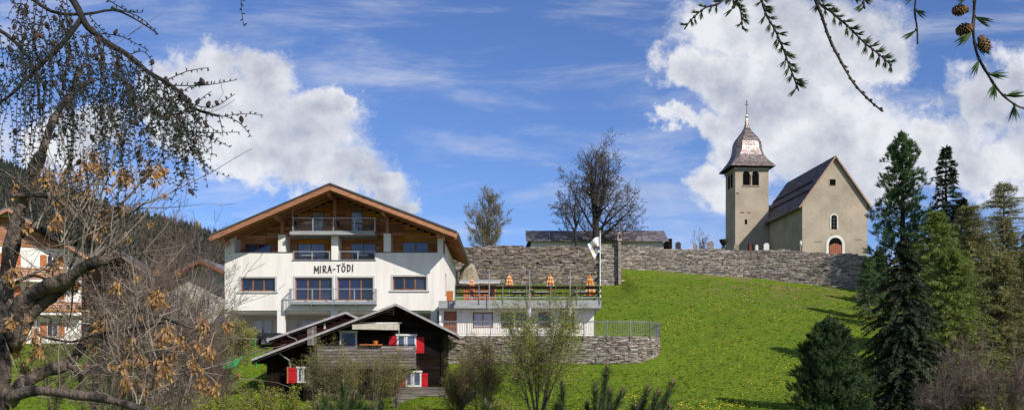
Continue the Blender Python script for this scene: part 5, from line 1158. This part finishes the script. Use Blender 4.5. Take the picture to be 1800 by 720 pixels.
def shrubs():
    # meadow side
    shrub('young_tree', 'slender multi-stemmed tree with fresh sparse leaves in front of the terrace', 945, 49, 498, 3.0, 12, 51, 'bark_dark', 'twig_brown', 'leaf_spring', 2, .036, .14, dict(step=.32, kids=[10, 6, 3], up=[.0, .03, .02, 0], bare=[.28, .1, .1], len=[(.3, .5), (.35, .6), (.35, .6)], rmin=.006), .05, 'tree', .6, hide=1.0)
    shrub('shrub', 'rust-green budding bush between the chalet and the multi-stemmed tree', 848, 52, 600, 1.5, 14, 52, 'twig_brown', 'twig_brown', 'leaf_rust', 2, .030, .10, dict(kids=[8, 6, 3], rmin=.005), .02, hide=.75)
    shrub('shrub', 'low reddish-brown bush beside the chalet deck', 806, 54, 640, 1.0, 12, 152, 'twig_red', 'twig_red', 'leaf_rust', 2, .026, .08, dict(kids=[9, 6, 3]), .02)
    # in front of the chalet
    for i, (px, Y, top, sp, lb) in enumerate(((560, 57.5, 590, .95, 'grey-stemmed willow bush hiding the chalet wing and downpipe'), (612, 57, 612, 1.0, 'olive budding bush in front of the chalet balcony, left part'), (660, 57.5, 604, 1.1, 'olive budding bush in front of the middle of the chalet balcony'), (697, 58, 622, .8, 'thin olive bush right before the lower chalet deck'))):
        shrub('shrub', lb, px, Y, top, sp, 8, 60+i, 'bark_grey', 'twig_brown', 'leaf_olive', 2, .030, .09, dict(kids=[6, 6, 2], bare=[.3, .1, .1], rmin=.005), .03, hide=.9)
    shrub('small_tree', 'small round tree with yellow-green young leaves left of the slide', 392, 63.5, 556, 1.0, 5, 71, 'bark_dark', 'twig_brown', 'leaf_olive', 4, .050, .11, dict(kids=[10, 8, 3], bare=[.4, .1, .1], up=[.0, .03, .02, 0]), .075, 'tree')
    # tall bare thicket on the left
    th = dict(step=.45, kids=[9, 6, 3], bare=[.12, .1, .1], up=[.05, .10, .05, 0], len=[(.22, .48), (.35, .6), (.35, .6)], rmin=.0055)
    for i, (px, Y, top, sp, st, lb) in enumerate(((215, 40, 400, 1.6, 10, 'tall bare thicket bush nearest the left tree trunk'), (268, 38, 372, 1.5, 11, 'tallest bare bush of the brown thicket'), (318, 41, 360, 1.5, 10, 'bare bush with upright shoots in the middle of the thicket'), (352, 44, 430, 1.4, 10, 'brown bare bush on the right side of the thicket'), (385, 46, 478, 1.0, 9, 'last bare bush of the thicket next to the hotel wall'), (160, 44, 430, 1.6, 8, 'bare bush in front of the dark barn'), (90, 46, 470, 1.4, 7, 'bare bush in front of the white balcony house'), (300, 30, 520, 1.5, 10, 'lower bare bush in front of the thicket'), (236, 43, 384, 1.5, 11, 'bare bush standing behind the left half of the thicket'), (290, 45, 342, 1.3, 9, 'bare bush with the highest straight shoots in the thicket'), (342, 39, 400, 1.5, 10, 'pale bare bush between the thicket middle and its right side'), (190, 34, 480, 1.4, 9, 'bare bush in front of the thicket near the leaning limb'))):
        shrub('bare_bush', lb, px, Y, top, sp, st, 80+i, ('bark_grey', 'twig_fore', 'twig_brown')[i % 3], 'twig_brown' if i % 3 else 'twig_red', None, c=th, base_r=.028, hmin=.5, group='bare bushes of the left thicket')
    for i, (px, Y, top, lb) in enumerate(((1700, 47, 604, 'bare grey-brown bush at the foot of the larches'), (1762, 45, 596, 'bare grey-brown bush in the lower right corner'), (1650, 46, 640, 'low bare bush in front of the cone-laden spruce'), (1815, 47, 610, 'bare bush cut by the right picture edge'))):
        shrub('bare_bush', lb, px, Y, top, 1.8, 13, 100+i, 'bark_grey', 'twig_brown', None, c=dict(kids=[9, 7, 4], up=[.02, .04, .02, 0]), base_r=.028, hmin=.55, group='bare bushes at lower right')
    # leafy yellow-green garden shrubs along the bottom
    for i, (px, Y, top, sp, m_, lb) in enumerate(((400, 33, 690, .9, 'leaf_yellow', 'yellow-green leafing shrub at the bottom below the small round tree'), (455, 36, 676, .9, 'leaf_yellow', 'yellow-green leafing shrub at the bottom left of the chalet wing'), (510, 38, 690, .9, 'leaf_yellow', 'leafy green shrub at the bottom under the chalet wing'), (350, 31, 700, .8, 'leaf_spring', 'low green shrub at the bottom below the thicket'), (560, 44, 695, .8, 'leaf_olive', 'brownish low shrub in front of the chalet cellar'), (745, 50, 712, .7, 'leaf_yellow', 'yellow flowering low shrub below the chalet deck'), (880, 46, 700, .7, 'leaf_spring', 'low green shrub at the foot of the multi-stemmed tree'), (300, 34, 706, .8, 'leaf_spring', 'low green shrub at the bottom left'))):
        shrub('shrub', lb, px, Y, top, sp, 13, 120+i, 'twig_brown', 'twig_brown', m_, 3, .034, .05, dict(step=.18, kids=[8, 5, 2], max=2, leaf=1), .016)
    # row of bare trees behind the houses
    q = random.Random(3); proto = None
    for i in range(9):
        Y = q.uniform(150, 330); px = 180 + i*24 + q.uniform(-8, 8); x = (px-900)*Y/F
        if proto is None or i == 5:
            t = thing('bare_tree', '', 'tree'); S, T = {}, []; c = dict(step=.9, max=3, wob=[.06, .14, .2, .2], up=[.03, .1, .05, 0], bare=[.15, .1, .1], kids=[16, 7, 4], ang=[(.4, .8), (.4, .9), (.4, .9)], len=[(.35, .5), (.4, .6), (.4, .6)], rr=.5, rmin=.035)
            grow(S, T, Vector((0, 0, 0)), Vector((0, 0, 1)), 11, .24, 0, c, q); woody(t, S, 'bark_grey', 'forest_brown', 1); proto = t; o = t
        else: o = copy_tree(proto)
        o.location = (x, Y, H(x, Y) - .2); o.rotation_euler = (0, 0, q.random()*6); s = q.uniform(.8, 1.25); o.scale = (s, s, s)
        o['label'] = '%s bare tree of the row below the wooded slope' % ('leftmost', 'second from left', 'third from left', 'fourth from left', 'middle', 'fourth from right', 'third from right', 'second from right', 'rightmost')[i]; o['group'] = 'bare trees below the wooded slope'
shrubs()
def far_forest():
    q = np.random.default_rng(3); n = 5200; Y = 360 + 700*q.random(n)**.8; px = q.uniform(-60, 640, n); X = (px-900)*Y/F; Z = height(X, Y)
    f = np.sin(X*.021+1)+np.cos(Y*.013+X*.008)+q.normal(0, .6, n) + (Y-760)/170 + (-(X+250)/140)
    con = f > .9
    A = MB(); B = MB()
    Xc, Yc, Zc = X[con], Y[con], Z[con]; k = len(Xc); h = q.uniform(8, 16, k)
    for lay in range(5):
        for j in range(7):
            a = 6.283*j/7 + lay + q.normal(0, .25, k); u = lay/5; R_ = (1-u)*h*.19*q.uniform(.7, 1.2, k)+.3; zt = Zc + h*(.35+.65*(u+.2)); zl = Zc + h*(u*.8+.08)
            c = np.stack([Xc, Yc, zt], 1); w = .55; A.tris(c, np.stack([Xc+R_*np.cos(a-w), Yc+R_*np.sin(a-w), zl], 1), np.stack([Xc+R_*np.cos(a+w*.3), Yc+R_*np.sin(a+w*.3), zl-.05*h], 1))
    A.build('far_forest', 'forest_dark', kind='stuff')['label'] = 'dark conifers of the far wooded slope'
    Xb, Yb, Zb = X[~con], Y[~con], Z[~con]; k = len(Xb); h = q.uniform(6, 12, k)
    for j in range(26):
        a = q.random(k)*6.283; el = q.uniform(.15, 1.4, k); L_ = h*q.uniform(.35, .8, k); p0 = np.stack([Xb + q.normal(0, .6, k), Yb, Zb + h*q.uniform(.05, .5, k)], 1)
        d = np.stack([np.cos(a)*np.cos(el), np.sin(a)*np.cos(el), np.sin(el)], 1); w = np.stack([np.sin(a), -np.cos(a), 0*a], 1)*q.uniform(.15, .5, (k, 1)); B.tris(p0-w, p0+w, p0+d*L_[:, None])
    B.build('far_bare_wood', 'forest_brown', kind='stuff')['label'] = 'brown leafless wood on the far slope'
far_forest()

# ------------------------------------------------------------------ foreground trees
def smooth_path(P, k=4):
    out = []; n = len(P)
    for i in range(n-1):
        p0, p1, p2, p3 = P[max(i-1, 0)], P[i], P[i+1], P[min(i+2, n-1)]
        for j in range(k):
            t = j/k; out.append(.5*((2*p1) + (p2-p0)*t + (2*p0-5*p1+4*p2-p3)*t*t + (3*p1-p0-3*p2+p3)*t**3))
    out.append(P[-1]); return out
def ash():
    q = random.Random(77); Y = 9.0
    t = thing('ash_tree', 'gnarled half-dead tree in the left foreground with brown hanging seed clusters', 'tree', (W(5, 0, Y).x, Y, H(-4.5, 9)-.1)); o = t.location
    def pts(L, y=Y, dy=0): return smooth_path([W(a, b, y + dy*i/len(L)) - o for i, (a, b) in enumerate(L)])
    base = W(0, 760, Y) - o
    limbs = [([(-8, 980), (-6, 760), (6, 640), (12, 560), (13, 480), (28, 400), (48, 330), (74, 268)], 17, 10, 'trunk', 0), ([(74, 268), (92, 215), (118, 170), (150, 110)], 8, 2, 'limb', .3), ([(16, 575), (45, 530), (78, 505), (115, 492), (150, 468), (186, 455)], 17, 8, 'limb', -.5), ([(24, 610), (48, 560), (82, 528), (110, 508), (128, 492)], 14, 6, 'limb', -.2),
        ([(14, 712), (40, 676), (80, 652), (118, 640), (142, 612), (158, 585), (180, 562), (212, 549), (246, 545)], 14, 4, 'limb', .5), ([(12, 700), (60, 686), (120, 692), (180, 700), (242, 716), (300, 740)], 10, 5, 'limb', -.8), ([(20, 420), (60, 400), (100, 420), (150, 430)], 10, 5, 'limb', .4)]
    allp = []
    wob = random.Random(5)
    for L, r0, r1, nm, dy in limbs:
        P = pts(L, dy=dy); n = len(P); k = Y/F
        ph = wob.uniform(0, 6); rad = [(r0+(r1-r0)*i/(n-1))*k*(1+.12*math.sin(i*.9+ph)+.08*math.sin(i*2.3+ph)) for i in range(n)]
        MB().tube(P, rad, 12).build(nm, 'bark_fore', t, smooth=True); allp += [(p, rad[i]) for i, p in enumerate(P[2:])]
    thin = [([(18, 344), (60, 343), (96, 348), (118, 366), (136, 384), (153, 402), (156, 430), (158, 462)], 3.6, 3.6), ([(153, 402), (160, 375), (165, 355), (157, 330), (150, 290)], 4, 1.4), ([(246, 545), (290, 560), (335, 575), (378, 583)], 3, 1.3), ([(246, 545), (238, 520), (226, 500), (212, 470), (214, 400)], 2.6, 1.2),
        ([(178, 585), (230, 578), (290, 566), (306, 562)], 3, 1.2), ([(165, 586), (196, 600), (226, 622), (254, 640)], 4, 1.6), ([(178, 585), (205, 610), (240, 632), (300, 640), (345, 652)], 3, 1.2), ([(120, 640), (140, 660), (142, 700)], 5, 3), ([(142, 660), (170, 640), (190, 655), (230, 650)], 4, 1.5), ([(160, 400), (200, 370), (240, 330), (262, 298)], 3, 1.2), ([(160, 400), (215, 385), (262, 350)], 2.4, .9),
        ([(60, 585), (90, 595), (130, 600), (160, 590)], 2.6, 1.2), ([(22, 500), (60, 484), (100, 500)], 3, 1.4), ([(128, 492), (126, 540), (118, 580)], 2, 1), ([(245, 690), (262, 650), (290, 620), (306, 600)], 4, 1.4), ([(186, 458), (200, 430), (205, 412)], 3.4, 1.2)]
    tm = MB()
    for L, r0, r1 in thin:
        P = pts(L, 8.9, .2); n = len(P); tm.tube(P, [(r0+(r1-r0)*i/(n-1))*Y/F*wob.uniform(.85, 1.15) for i in range(n)], 6); allp += [(p, .01) for p in P[1:]]
    tm.build('branches', 'bark_fore', t, smooth=True)
    # long upright shoots and side twigs
    S = []; tips = []
    def shoot(a, b, r, bend=.15, n=7, side=3):
        m_ = (a+b)/2 + Vector((q.uniform(-1, 1), q.uniform(-.4, .4), q.uniform(-.6, .2)))*(b-a).length*bend; last = a
        for i in range(1, n+1):
            f = i/n; p = a*(1-f)**2 + m_*2*f*(1-f) + b*f*f + rv(q)*.008; S.append((tuple(last), tuple(p), r*(1-.7*(i-1)/n), r*(1-.7*f)))
            if i > 1 and q.random() < side/n:
                d = (p-last).normalized() + rv(q)*.8; d.normalize(); L_ = (b-a).length*q.uniform(.12, .35); x = p
                for j in range(3): y_ = x + d*L_/3; S.append((tuple(x), tuple(y_), r*.42, r*.36)); d = (d + rv(q)*.2 + Vector((0, 0, .15))).normalized(); x = y_
                tips.append(x)
            last = p
        tips.append(b)
    for k in range(46):
        a = q.choice([(158, 462), (186, 452), (150, 470), (120, 490), (60, 400), (100, 350), (153, 402), (110, 425)]); y_ = q.uniform(8.6, 9.5)
        shoot(W(a[0]+q.uniform(-6, 6), a[1]+q.uniform(-3, 3), y_)-o, W(a[0]+q.gauss(55, 62), q.uniform(190, 350), y_+q.uniform(-.4, .4))-o, .0075, .13, 8, 4)
    for k in range(150):
        p, r = q.choice(allp); d = Vector((q.uniform(-1, 1.2), q.uniform(-.6, .6), q.uniform(-.4, 1.2))).normalized(); shoot(p, p + d*q.uniform(.25, 1.0), .0055, .2, 5, 3)
    for k in range(70):
        a = W(q.uniform(160, 300), q.uniform(560, 720), q.uniform(8.7, 9.4))-o; shoot(a, a + Vector((q.uniform(-.4, .7), q.uniform(-.2, .2), q.uniform(-.1, .9))), .005, .2, 5, 4)
    MB().segs(S, 4).build('twigs', 'twig_fore', t)
    # seed clusters
    cl = [(27,328),(88,335),(117,298),(148,285),(143,305),(126,328),(108,332),(157,328),(265,296),(281,290),(215,299),(216,362),(177,397),(220,409),(188,368),(50,393),(50,500),(113,494),(130,487),(210,496),(278,514),(167,601),(222,631),(187,561),(288,634),(272,662),(35,605),(62,578),(70,607),(20,471),(150,455),(362,567),(402,567),(370,608),(232,592),(305,617),(340,630),(380,672),(350,665),(282,632),(245,620),(275,585),(295,575),(190,300),(84,300),(100,455),(40,640),(20,560),(160,268),(175,288),(254,672),(222,662),(318,590),(350,600),(100,380),(265,515),(354,560),(215,300)]
    kinds = []
    for i in range(6):
        g = np.random.default_rng(i); mb = MB(); n = 42; r_ = g.uniform(.01, .05, n); a = g.random(n)*6.28; P = np.stack([np.cos(a)*r_, np.sin(a)*r_, -.10*g.random(n)**.8], 1); D = np.stack([np.cos(a)*.5, np.sin(a)*.5, -1+g.normal(0, .35, n)], 1); D /= np.linalg.norm(D, axis=1, keepdims=True)
        Wd = np.cross(D, g.normal(0, 1, D.shape)); Wd /= np.linalg.norm(Wd, axis=1, keepdims=True); mb.cards(P, D*g.uniform(.014, .026, (n, 1)), Wd*g.uniform(.006, .011, (n, 1))); mb.segs([((0, 0, .05), (0, 0, -.06), .003, .002)] + [((0, 0, 0), tuple(P[j]), .0015, .001) for j in range(n)], 3); kinds.append(mb.mesh('seed_cluster', 'leaf_dry'))
    C = MB(); S2 = []
    for i, (a, b) in enumerate(cl):
        p = W(a, b, q.uniform(8.7, 9.2)) - o; ob = bpy.data.objects.new('seed_cluster', kinds[i % 6]); COL.objects.link(ob); ob.parent = t; ob.location = p; s = q.uniform(.95, 1.6); ob.scale = (s, s, s); ob.rotation_euler = (q.uniform(-.5, .5), q.uniform(-.5, .5), q.random()*6)
        near = min(allp, key=lambda w: (w[0]-p).length)[0]; last = near; m_ = (near+p)/2 + Vector((0, 0, .05))
        for k in range(1, 6): f = k/5; x = near*(1-f)**2 + m_*2*f*(1-f) + p*f*f; S2.append((tuple(last), tuple(x), .005, .004)); last = x
    for k in range(70):
        x = q.choice(tips); ob = bpy.data.objects.new('seed_cluster', q.choice(kinds)); COL.objects.link(ob); ob.parent = t; ob.location = x; s = q.uniform(.25, .6); ob.scale = (s, s, s); ob.rotation_euler = (q.uniform(-1, 1), q.uniform(-1, 1), q.random()*6)
    MB().segs(S2, 4).build('twigs', 'twig_fore', t)
ash()
def larch_left():
    q = random.Random(31); Y = 6.0; t = thing('larch', 'foreground larch with drooping budded twigs and small dark cones at top left', 'tree', (W(-230, 0, Y).x, Y, H(-3.7, 6)-.1)); o = t.location
    w = lambda a, b, y=Y: W(a, b, y) - o
    MB().tube([(0, 0, 0), (.05, 0, 2.5), (0, 0, 6.0)], [.22, .17, .1], 10).build('trunk', 'bark_fore', t, smooth=True)
    br = [([(-230, -60), (-100, -50), (0, -70), (90, -40), (128, 0), (150, 42), (166, 58), (190, 76), (226, 97), (260, 126), (295, 146), (320, 166), (340, 190), (385, 204)], 8, 2.2), ([(142, 34), (112, 74), (76, 110), (44, 142), (15, 170), (-20, 190)], 5, 2), ([(-100, -50), (60, -75), (200, -60), (330, -50), (430, -25)], 6, 2), ([(-60, -50), (30, -20), (90, 20), (150, 25), (200, 18), (240, 35), (278, 60)], 4, 1), ([(-230, 0), (-80, 20), (10, 60), (60, 120), (70, 200)], 5, 2)]
    bm = MB(); src = []
    for L, r0, r1 in br:
        P = smooth_path([w(a, b) for a, b in L], 3); n = len(P); bm.tube(P, [(r0+(r1-r0)*i/(n-1))*Y/F for i in range(n)], 7); src += P
    bm.build('branches', 'bark_dark', t, smooth=True)
    S = []; tP, tD = [], []; cones = []
    def twig(P, r=.0035, sp=.030):
        P = smooth_path(P, 3); acc = 0
        for i, (a, b) in enumerate(zip(P, P[1:])):
            f = i/len(P); S.append((tuple(a), tuple(b), r*(1-.6*f), r*(1-.6*f)*.9)); L_ = (b-a).length; d = (b-a).normalized()
            while acc < L_:
                p = a.lerp(b, acc/L_); s = d.cross(Vector((q.gauss(0, .25), 1, q.gauss(0, .25)))).normalized()*q.choice((-1, 1)); tP.append(p); tD.append((s + d*.35 + rv(q)*.25).normalized())
                if q.random() < .022: cones.append(p + s*.01)
                acc += sp*q.uniform(.75, 1.25)
            acc -= L_
    ends = [((295,140),(330,125),(367,119)),((300,150),(360,150),(417,140)),((320,175),(370,190),(413,165)),((340,190),(385,204),(425,200),(463,202)),((395,204),(420,215),(443,241)),((310,230),(360,233),(421,232)),((318,236),(365,240),(405,259)),((320,215),(345,270),(373,301)),((315,200),(320,260),(328,310),(346,348)),((326,310),(312,330),(300,357)),((362,195),(362,215),(362,236)),((300,150),(325,190),(360,225)),((318,166),(350,205),(385,235)),((290,145),(300,185),(292,230),(285,270),(270,300)),((200,15),(245,30),(278,60)),((427,-25),(424,10),(429,48)),((190,0),(225,20),(250,22)),((226,97),(250,90),(265,105),(268,130)),((340,190),(356,172),(372,160)),((385,204),(390,225),(392,240)),
        ((166,58),(215,65),(262,90)),((295,146),(318,160),(340,150),(375,148))]
    for e in ends:
        yy = Y + q.uniform(-.15, .15); twig([w(a, b, yy) for a, b in e])
    for k in range(150):
        # drooping curtain from the branches
        px = q.uniform(-20, 335); top = np.interp(px, [-20, 130, 150, 190, 260, 320, 340], [-30, -30, 40, 76, 126, 166, 190])
        if px < 160: top = q.uniform(-20, 150)
        elif q.random() < .4: top += q.uniform(0, 60)
        L_ = q.uniform(60, 270)*(1 if px < 240 else .6); bend = q.gauss(6, 34); yy = Y + q.uniform(-.5, .6)
        twig([w(px, top, yy), w(px + bend*.5 + q.uniform(-10, 10), top + L_*.3, yy), w(px + bend*.9 + q.uniform(-13, 13), top + L_*.65, yy), w(px + bend, top + L_, yy)], .003, .028)
        for _ in range(q.choice((0, 1, 1, 2))):
            f = q.uniform(.1, .7); a, b = px + bend*min(1, f*1.5), top + L_*f; twig([w(a, b, yy), w(a + q.choice((-1, 1))*q.uniform(10, 24), b + q.uniform(14, 30), yy), w(a + q.choice((-1, 1))*q.uniform(15, 55), b + q.uniform(10, 70), yy)], .002)
    MB().segs(S, 4).build('twigs', 'twig_larch', t)
    P = np.array([tuple(p) for p in tP]); D = np.array([tuple(d) for d in tD]); g = np.random.default_rng(4); mb = MB(); n = len(P)
    for k in range(5):
        d = D + g.normal(0, .28, D.shape); d /= np.linalg.norm(d, axis=1, keepdims=True); u = np.cross(d, g.normal(0, 1, D.shape)); u /= np.linalg.norm(u, axis=1, keepdims=True)
        l = g.uniform(.010, .024, (n, 1)); mb.cards(P + d*l*.55, d*l*.6, u*.0032)
    mb.build('needle_tufts', 'bud_dark', t, kind='stuff')
    fixed = [(276,117),(290,130),(304,147),(339,130),(345,133),(355,147),(323,166),(328,167),(338,176),(362,197),(387,200),(320,175),(313,187),(313,230),(319,262),(270,197),(90,55),(84,80),(50,73),(200,127),(205,120),(173,72),(197,68),(165,30),(150,165),(210,250),(192,207),(58,10)]
    km = []
    for i in range(3):
        pr = [(0, 0), (.006, .002), (.0105, .009), (.0095, .017), (.005, .025), (0, .028)]; km.append(MB().lathe(pr, 8, mod=lambda k: 1.1 if k % 2 else .82).mesh('cone', 'cone_dark'))
    snap = lambda p: min(tP, key=lambda t_: (t_-p).length_squared)
    for p in [snap(w(a, b, Y)) for a, b in fixed] + cones[:90]:
        ob = bpy.data.objects.new('cone', km[q.randrange(3)]); COL.objects.link(ob); ob.parent = t; ob.location = p; s = q.uniform(1.0, 1.5); ob.scale = (s, s, s*1.15); ob.rotation_euler = (q.uniform(-.7, .7), q.uniform(-.7, .7), q.random()*6)
larch_left()
def larch_right():
    q = random.Random(41); Y = 2.6; t = thing('larch', 'overhead larch bough near the camera with green needle tufts hanging at top right', 'tree', (3.4, 2.7, H(3.4, 2.7)-.1)); o = t.location
    w = lambda a, b, y=Y: W(a, b, y) - o
    MB().tube([(0, 0, 0), (0, 0, 2.4), (-.02, 0, 5)], [.16, .13, .08], 10).build('trunk', 'bark_fore', t, smooth=True)
    P = smooth_path([Vector((0, 0, 3.0)), w(2300, -190), w(1950, -120), w(1700, -75), w(1500, -62), w(1330, -50), w(1250, -60)], 4); MB().tube(P, [.03*(1-.8*i/len(P)) for i in range(len(P))], 8).build('branches', 'bark_fore', t, smooth=True)
    lines = [([(1300,-55),(1288,-20),(1264,6),(1240,14),(1216,34),(1203,52)], 9, 1, 1.0), ([(1300,-55),(1292,-10),(1302,20),(1305,50)], 8, 1, 1.0), ([(1285,-52),(1288,-10),(1290,15)], 8, 1, 1.4), ([(1340,-52),(1338,-10),(1346,24),(1362,52),(1375,82),(1386,112),(1396,138),(1404,160)], 8, 1, 1.2), ([(1440,-58),(1432,-10),(1445,30),(1458,68),(1476,104),(1500,145),(1528,176),(1552,196)], 12, .12, .5), ([(1440,-58),(1438,0),(1462,22),(1490,46),(1518,74),(1543,94),(1567,115)], 8, 1, 1.2),
             ([(1520,-62),(1516,-20),(1520,16)], 8, 1, 1.2), ([(1500,-60),(1502,-20),(1500,0)], 8, 1, 1.3), ([(1612,-68),(1611,-15),(1608,20),(1612,50),(1613,78)], 30, 1, 1.9), ([(1716,-75),(1714,-20),(1712,25),(1711,60),(1718,96),(1736,130),(1758,162),(1786,185),(1815,196),(1840,220)], 26, .9, 2.3)]
    g = np.random.default_rng(8)
    TK = []
    for i in range(6):
        m = 16; D = np.array([0, 0, 1.]) + g.normal(0, .17, (m, 3)); D /= np.linalg.norm(D, axis=1, keepdims=True); U = np.cross(D, g.normal(0, 1, (m, 3))); U /= np.linalg.norm(U, axis=1, keepdims=True); l = .0125*g.uniform(.75, 1.1, (m, 1)); TK.append(MB().cards(D*l, D*l, U*.0012).mesh('needle_tuft', 'needle_tuft'))
    for li, (L, sp, pt, sz) in enumerate(lines):
        P = smooth_path([w(a, b) for a, b in L], 5); n = len(P); tw = MB(); r0 = .0032 if li not in (4, 9) else .0042
        tw.tube(P, [r0*(1-.45*i/n)*q.uniform(.85, 1.2) for i in range(n)], 6); acc = 0; tw_o = tw.build('twig', 'bark_fore' if li in (4, 9) else 'twig_larch', t, smooth=True); tufts = []; kb = MB(); sgn = 1
        for a, b in zip(P, P[1:]):
            L_ = (b-a).length; d = (b-a).normalized()
            while acc < L_:
                p = a.lerp(b, acc/L_); sgn = -sgn if q.random() < .8 else sgn; s = d.cross(Vector((q.gauss(0, .35), 1, q.gauss(0, .35)))).normalized()*sgn; s = (s*.85 + d*.55).normalized()
                kb.lathe([(0, -.004), (.0042, 0), (.0036, .004), (0, .006)], 6, tuple(p + s*.002))
                if q.random() < pt:
                    tufts.append((p, s.copy(), sz*q.uniform(.8, 1.12)))
                acc += sp*Y/F*q.uniform(.75, 1.2)
            acc -= L_
        kb.build('buds', 'twig_larch', tw_o, kind='stuff')
        for p, d, z_ in tufts:
            ob = bpy.data.objects.new('needle_tuft', TK[q.randrange(6)]); COL.objects.link(ob); ob.parent = tw_o; ob.location = p; ob.scale = (z_, z_, z_); ob.rotation_euler = d.to_track_quat('Z', 'Y').to_euler()
    for (a, b, ang, s, lb) in ((1713, 46, -1.9, 1.0, None), (1722, 62, 2.7, 1.0, None), (1704, 16, -1.7, .9, None)):
        pr = [(0, 0), (.008, .002), (.0145, .010), (.0165, .020), (.0145, .032), (.009, .041), (0, .046)]
        c = MB(); m = 9
        for j in range(m):  # overlapping scales
            for k in range(8):
                f = j/m; r_ = np.interp(f, [0, .2, .45, .75, 1], [.006, .0125, .0145, .011, .004]); an = k*math.pi/4 + (j % 2)*math.pi/8; z = .004+f*.038; cs, sn = math.cos(an), math.sin(an)
                c.add([(cs*r_*.6 - sn*-.005, sn*r_*.6 + cs*-.005, z), (cs*r_*.6 - sn*.005, sn*r_*.6 + cs*.005, z), (cs*(r_+.003) - sn*.0035, sn*(r_+.003) + cs*.0035, z+.008), (cs*(r_+.003) + sn*.0035, sn*(r_+.003) - cs*.0035, z+.008)], [(0, 1, 2, 3)])
        c.lathe([(0, 0), (.009, .004), (.0125, .02), (.008, .038), (0, .044)], 8); ob = c.build('cone', 'cone', t); ob.location = w(a, b); ob.scale = (s, s, s); ob.rotation_euler = (0, ang, 0)
larch_right()
def pines():
    Y = 5.0; g = np.random.default_rng(12); q = random.Random(12)
    def bush(label, x0, tips):
        t = thing('mountain_pine', label, 'shrub', (W(x0, 0, Y).x, Y, H(0, 5)-.05)); o = t.location; root = Vector((0, 0, 0))
        for (px, py, lean, ln) in tips:
            y = Y + q.uniform(-.3, .3); tip = W(px, py, y) - o; d = Vector((lean, q.uniform(-.1, .1), 1)).normalized(); b = tip - d*ln
            P = smooth_path([root, (root*.5+b*.5) + Vector((0, 0, -.15)), b, tip - d*.03], 4); s_ = MB().tube(P, [.014*(1-.7*i/len(P)) for i in range(len(P))], 6).build('shoot', 'bark_dark', t, smooth=True)
            MB().tube([tip - d*.035, tip - d*.0, tip + d*.022], [.0065, .007, .003], 8).build('bud', 'cone', s_)
            n = 900; f = g.random((n, 1)); Pn = np.array(tuple(tip - d*.02)) - np.array(tuple(d))*f*ln; D = np.array(tuple(d))*1.0 + g.normal(0, .48, (n, 3)); D /= np.linalg.norm(D, axis=1, keepdims=True); U = np.cross(D, g.normal(0, 1, (n, 3))); U /= np.linalg.norm(U, axis=1, keepdims=True)
            l = g.uniform(.038, .066, (n, 1)); MB().tris(Pn - U*.0016, Pn + U*.0016, Pn + D*l).build('needles', 'needle_blue' if 0 else 'needle_tuft', s_)
    bush('young pine shoots with brown buds poking up at bottom centre, left group', 1040, [(989, 674, .02, .3), (1046, 676, .0, .3), (1067, 645, .12, .36), (1072, 686, .05, .25), (1095, 686, .45, .25), (980, 709, .0, .2), (1032, 712, -.1, .2)])
    bush('young pine shoots with brown buds poking up at bottom centre, right group', 1140, [(1140, 680, .35, .3), (1156, 688, .3, .28), (1182, 671, .4, .34), (1114, 710, 0, .2), (1130, 716, .2, .2), (1177, 715, .1, .2)])
    bush('bushy young pine at the bottom below the chalet', 610, [(603, 672, .05, .25), (571, 695, -.1, .2), (584, 713, .1, .2), (625, 690, .3, .26), (638, 700, .5, .24), (612, 700, .2, .22), (670, 704, .0, .22), (595, 700, -.3, .2), (560, 712, -.3, .2), (648, 712, .4, .2)])
    bush('single young pine shoot at the bottom under the rust-green bush', 850, [(853, 706, .0, .22), (862, 714, .3, .18)])
pines()
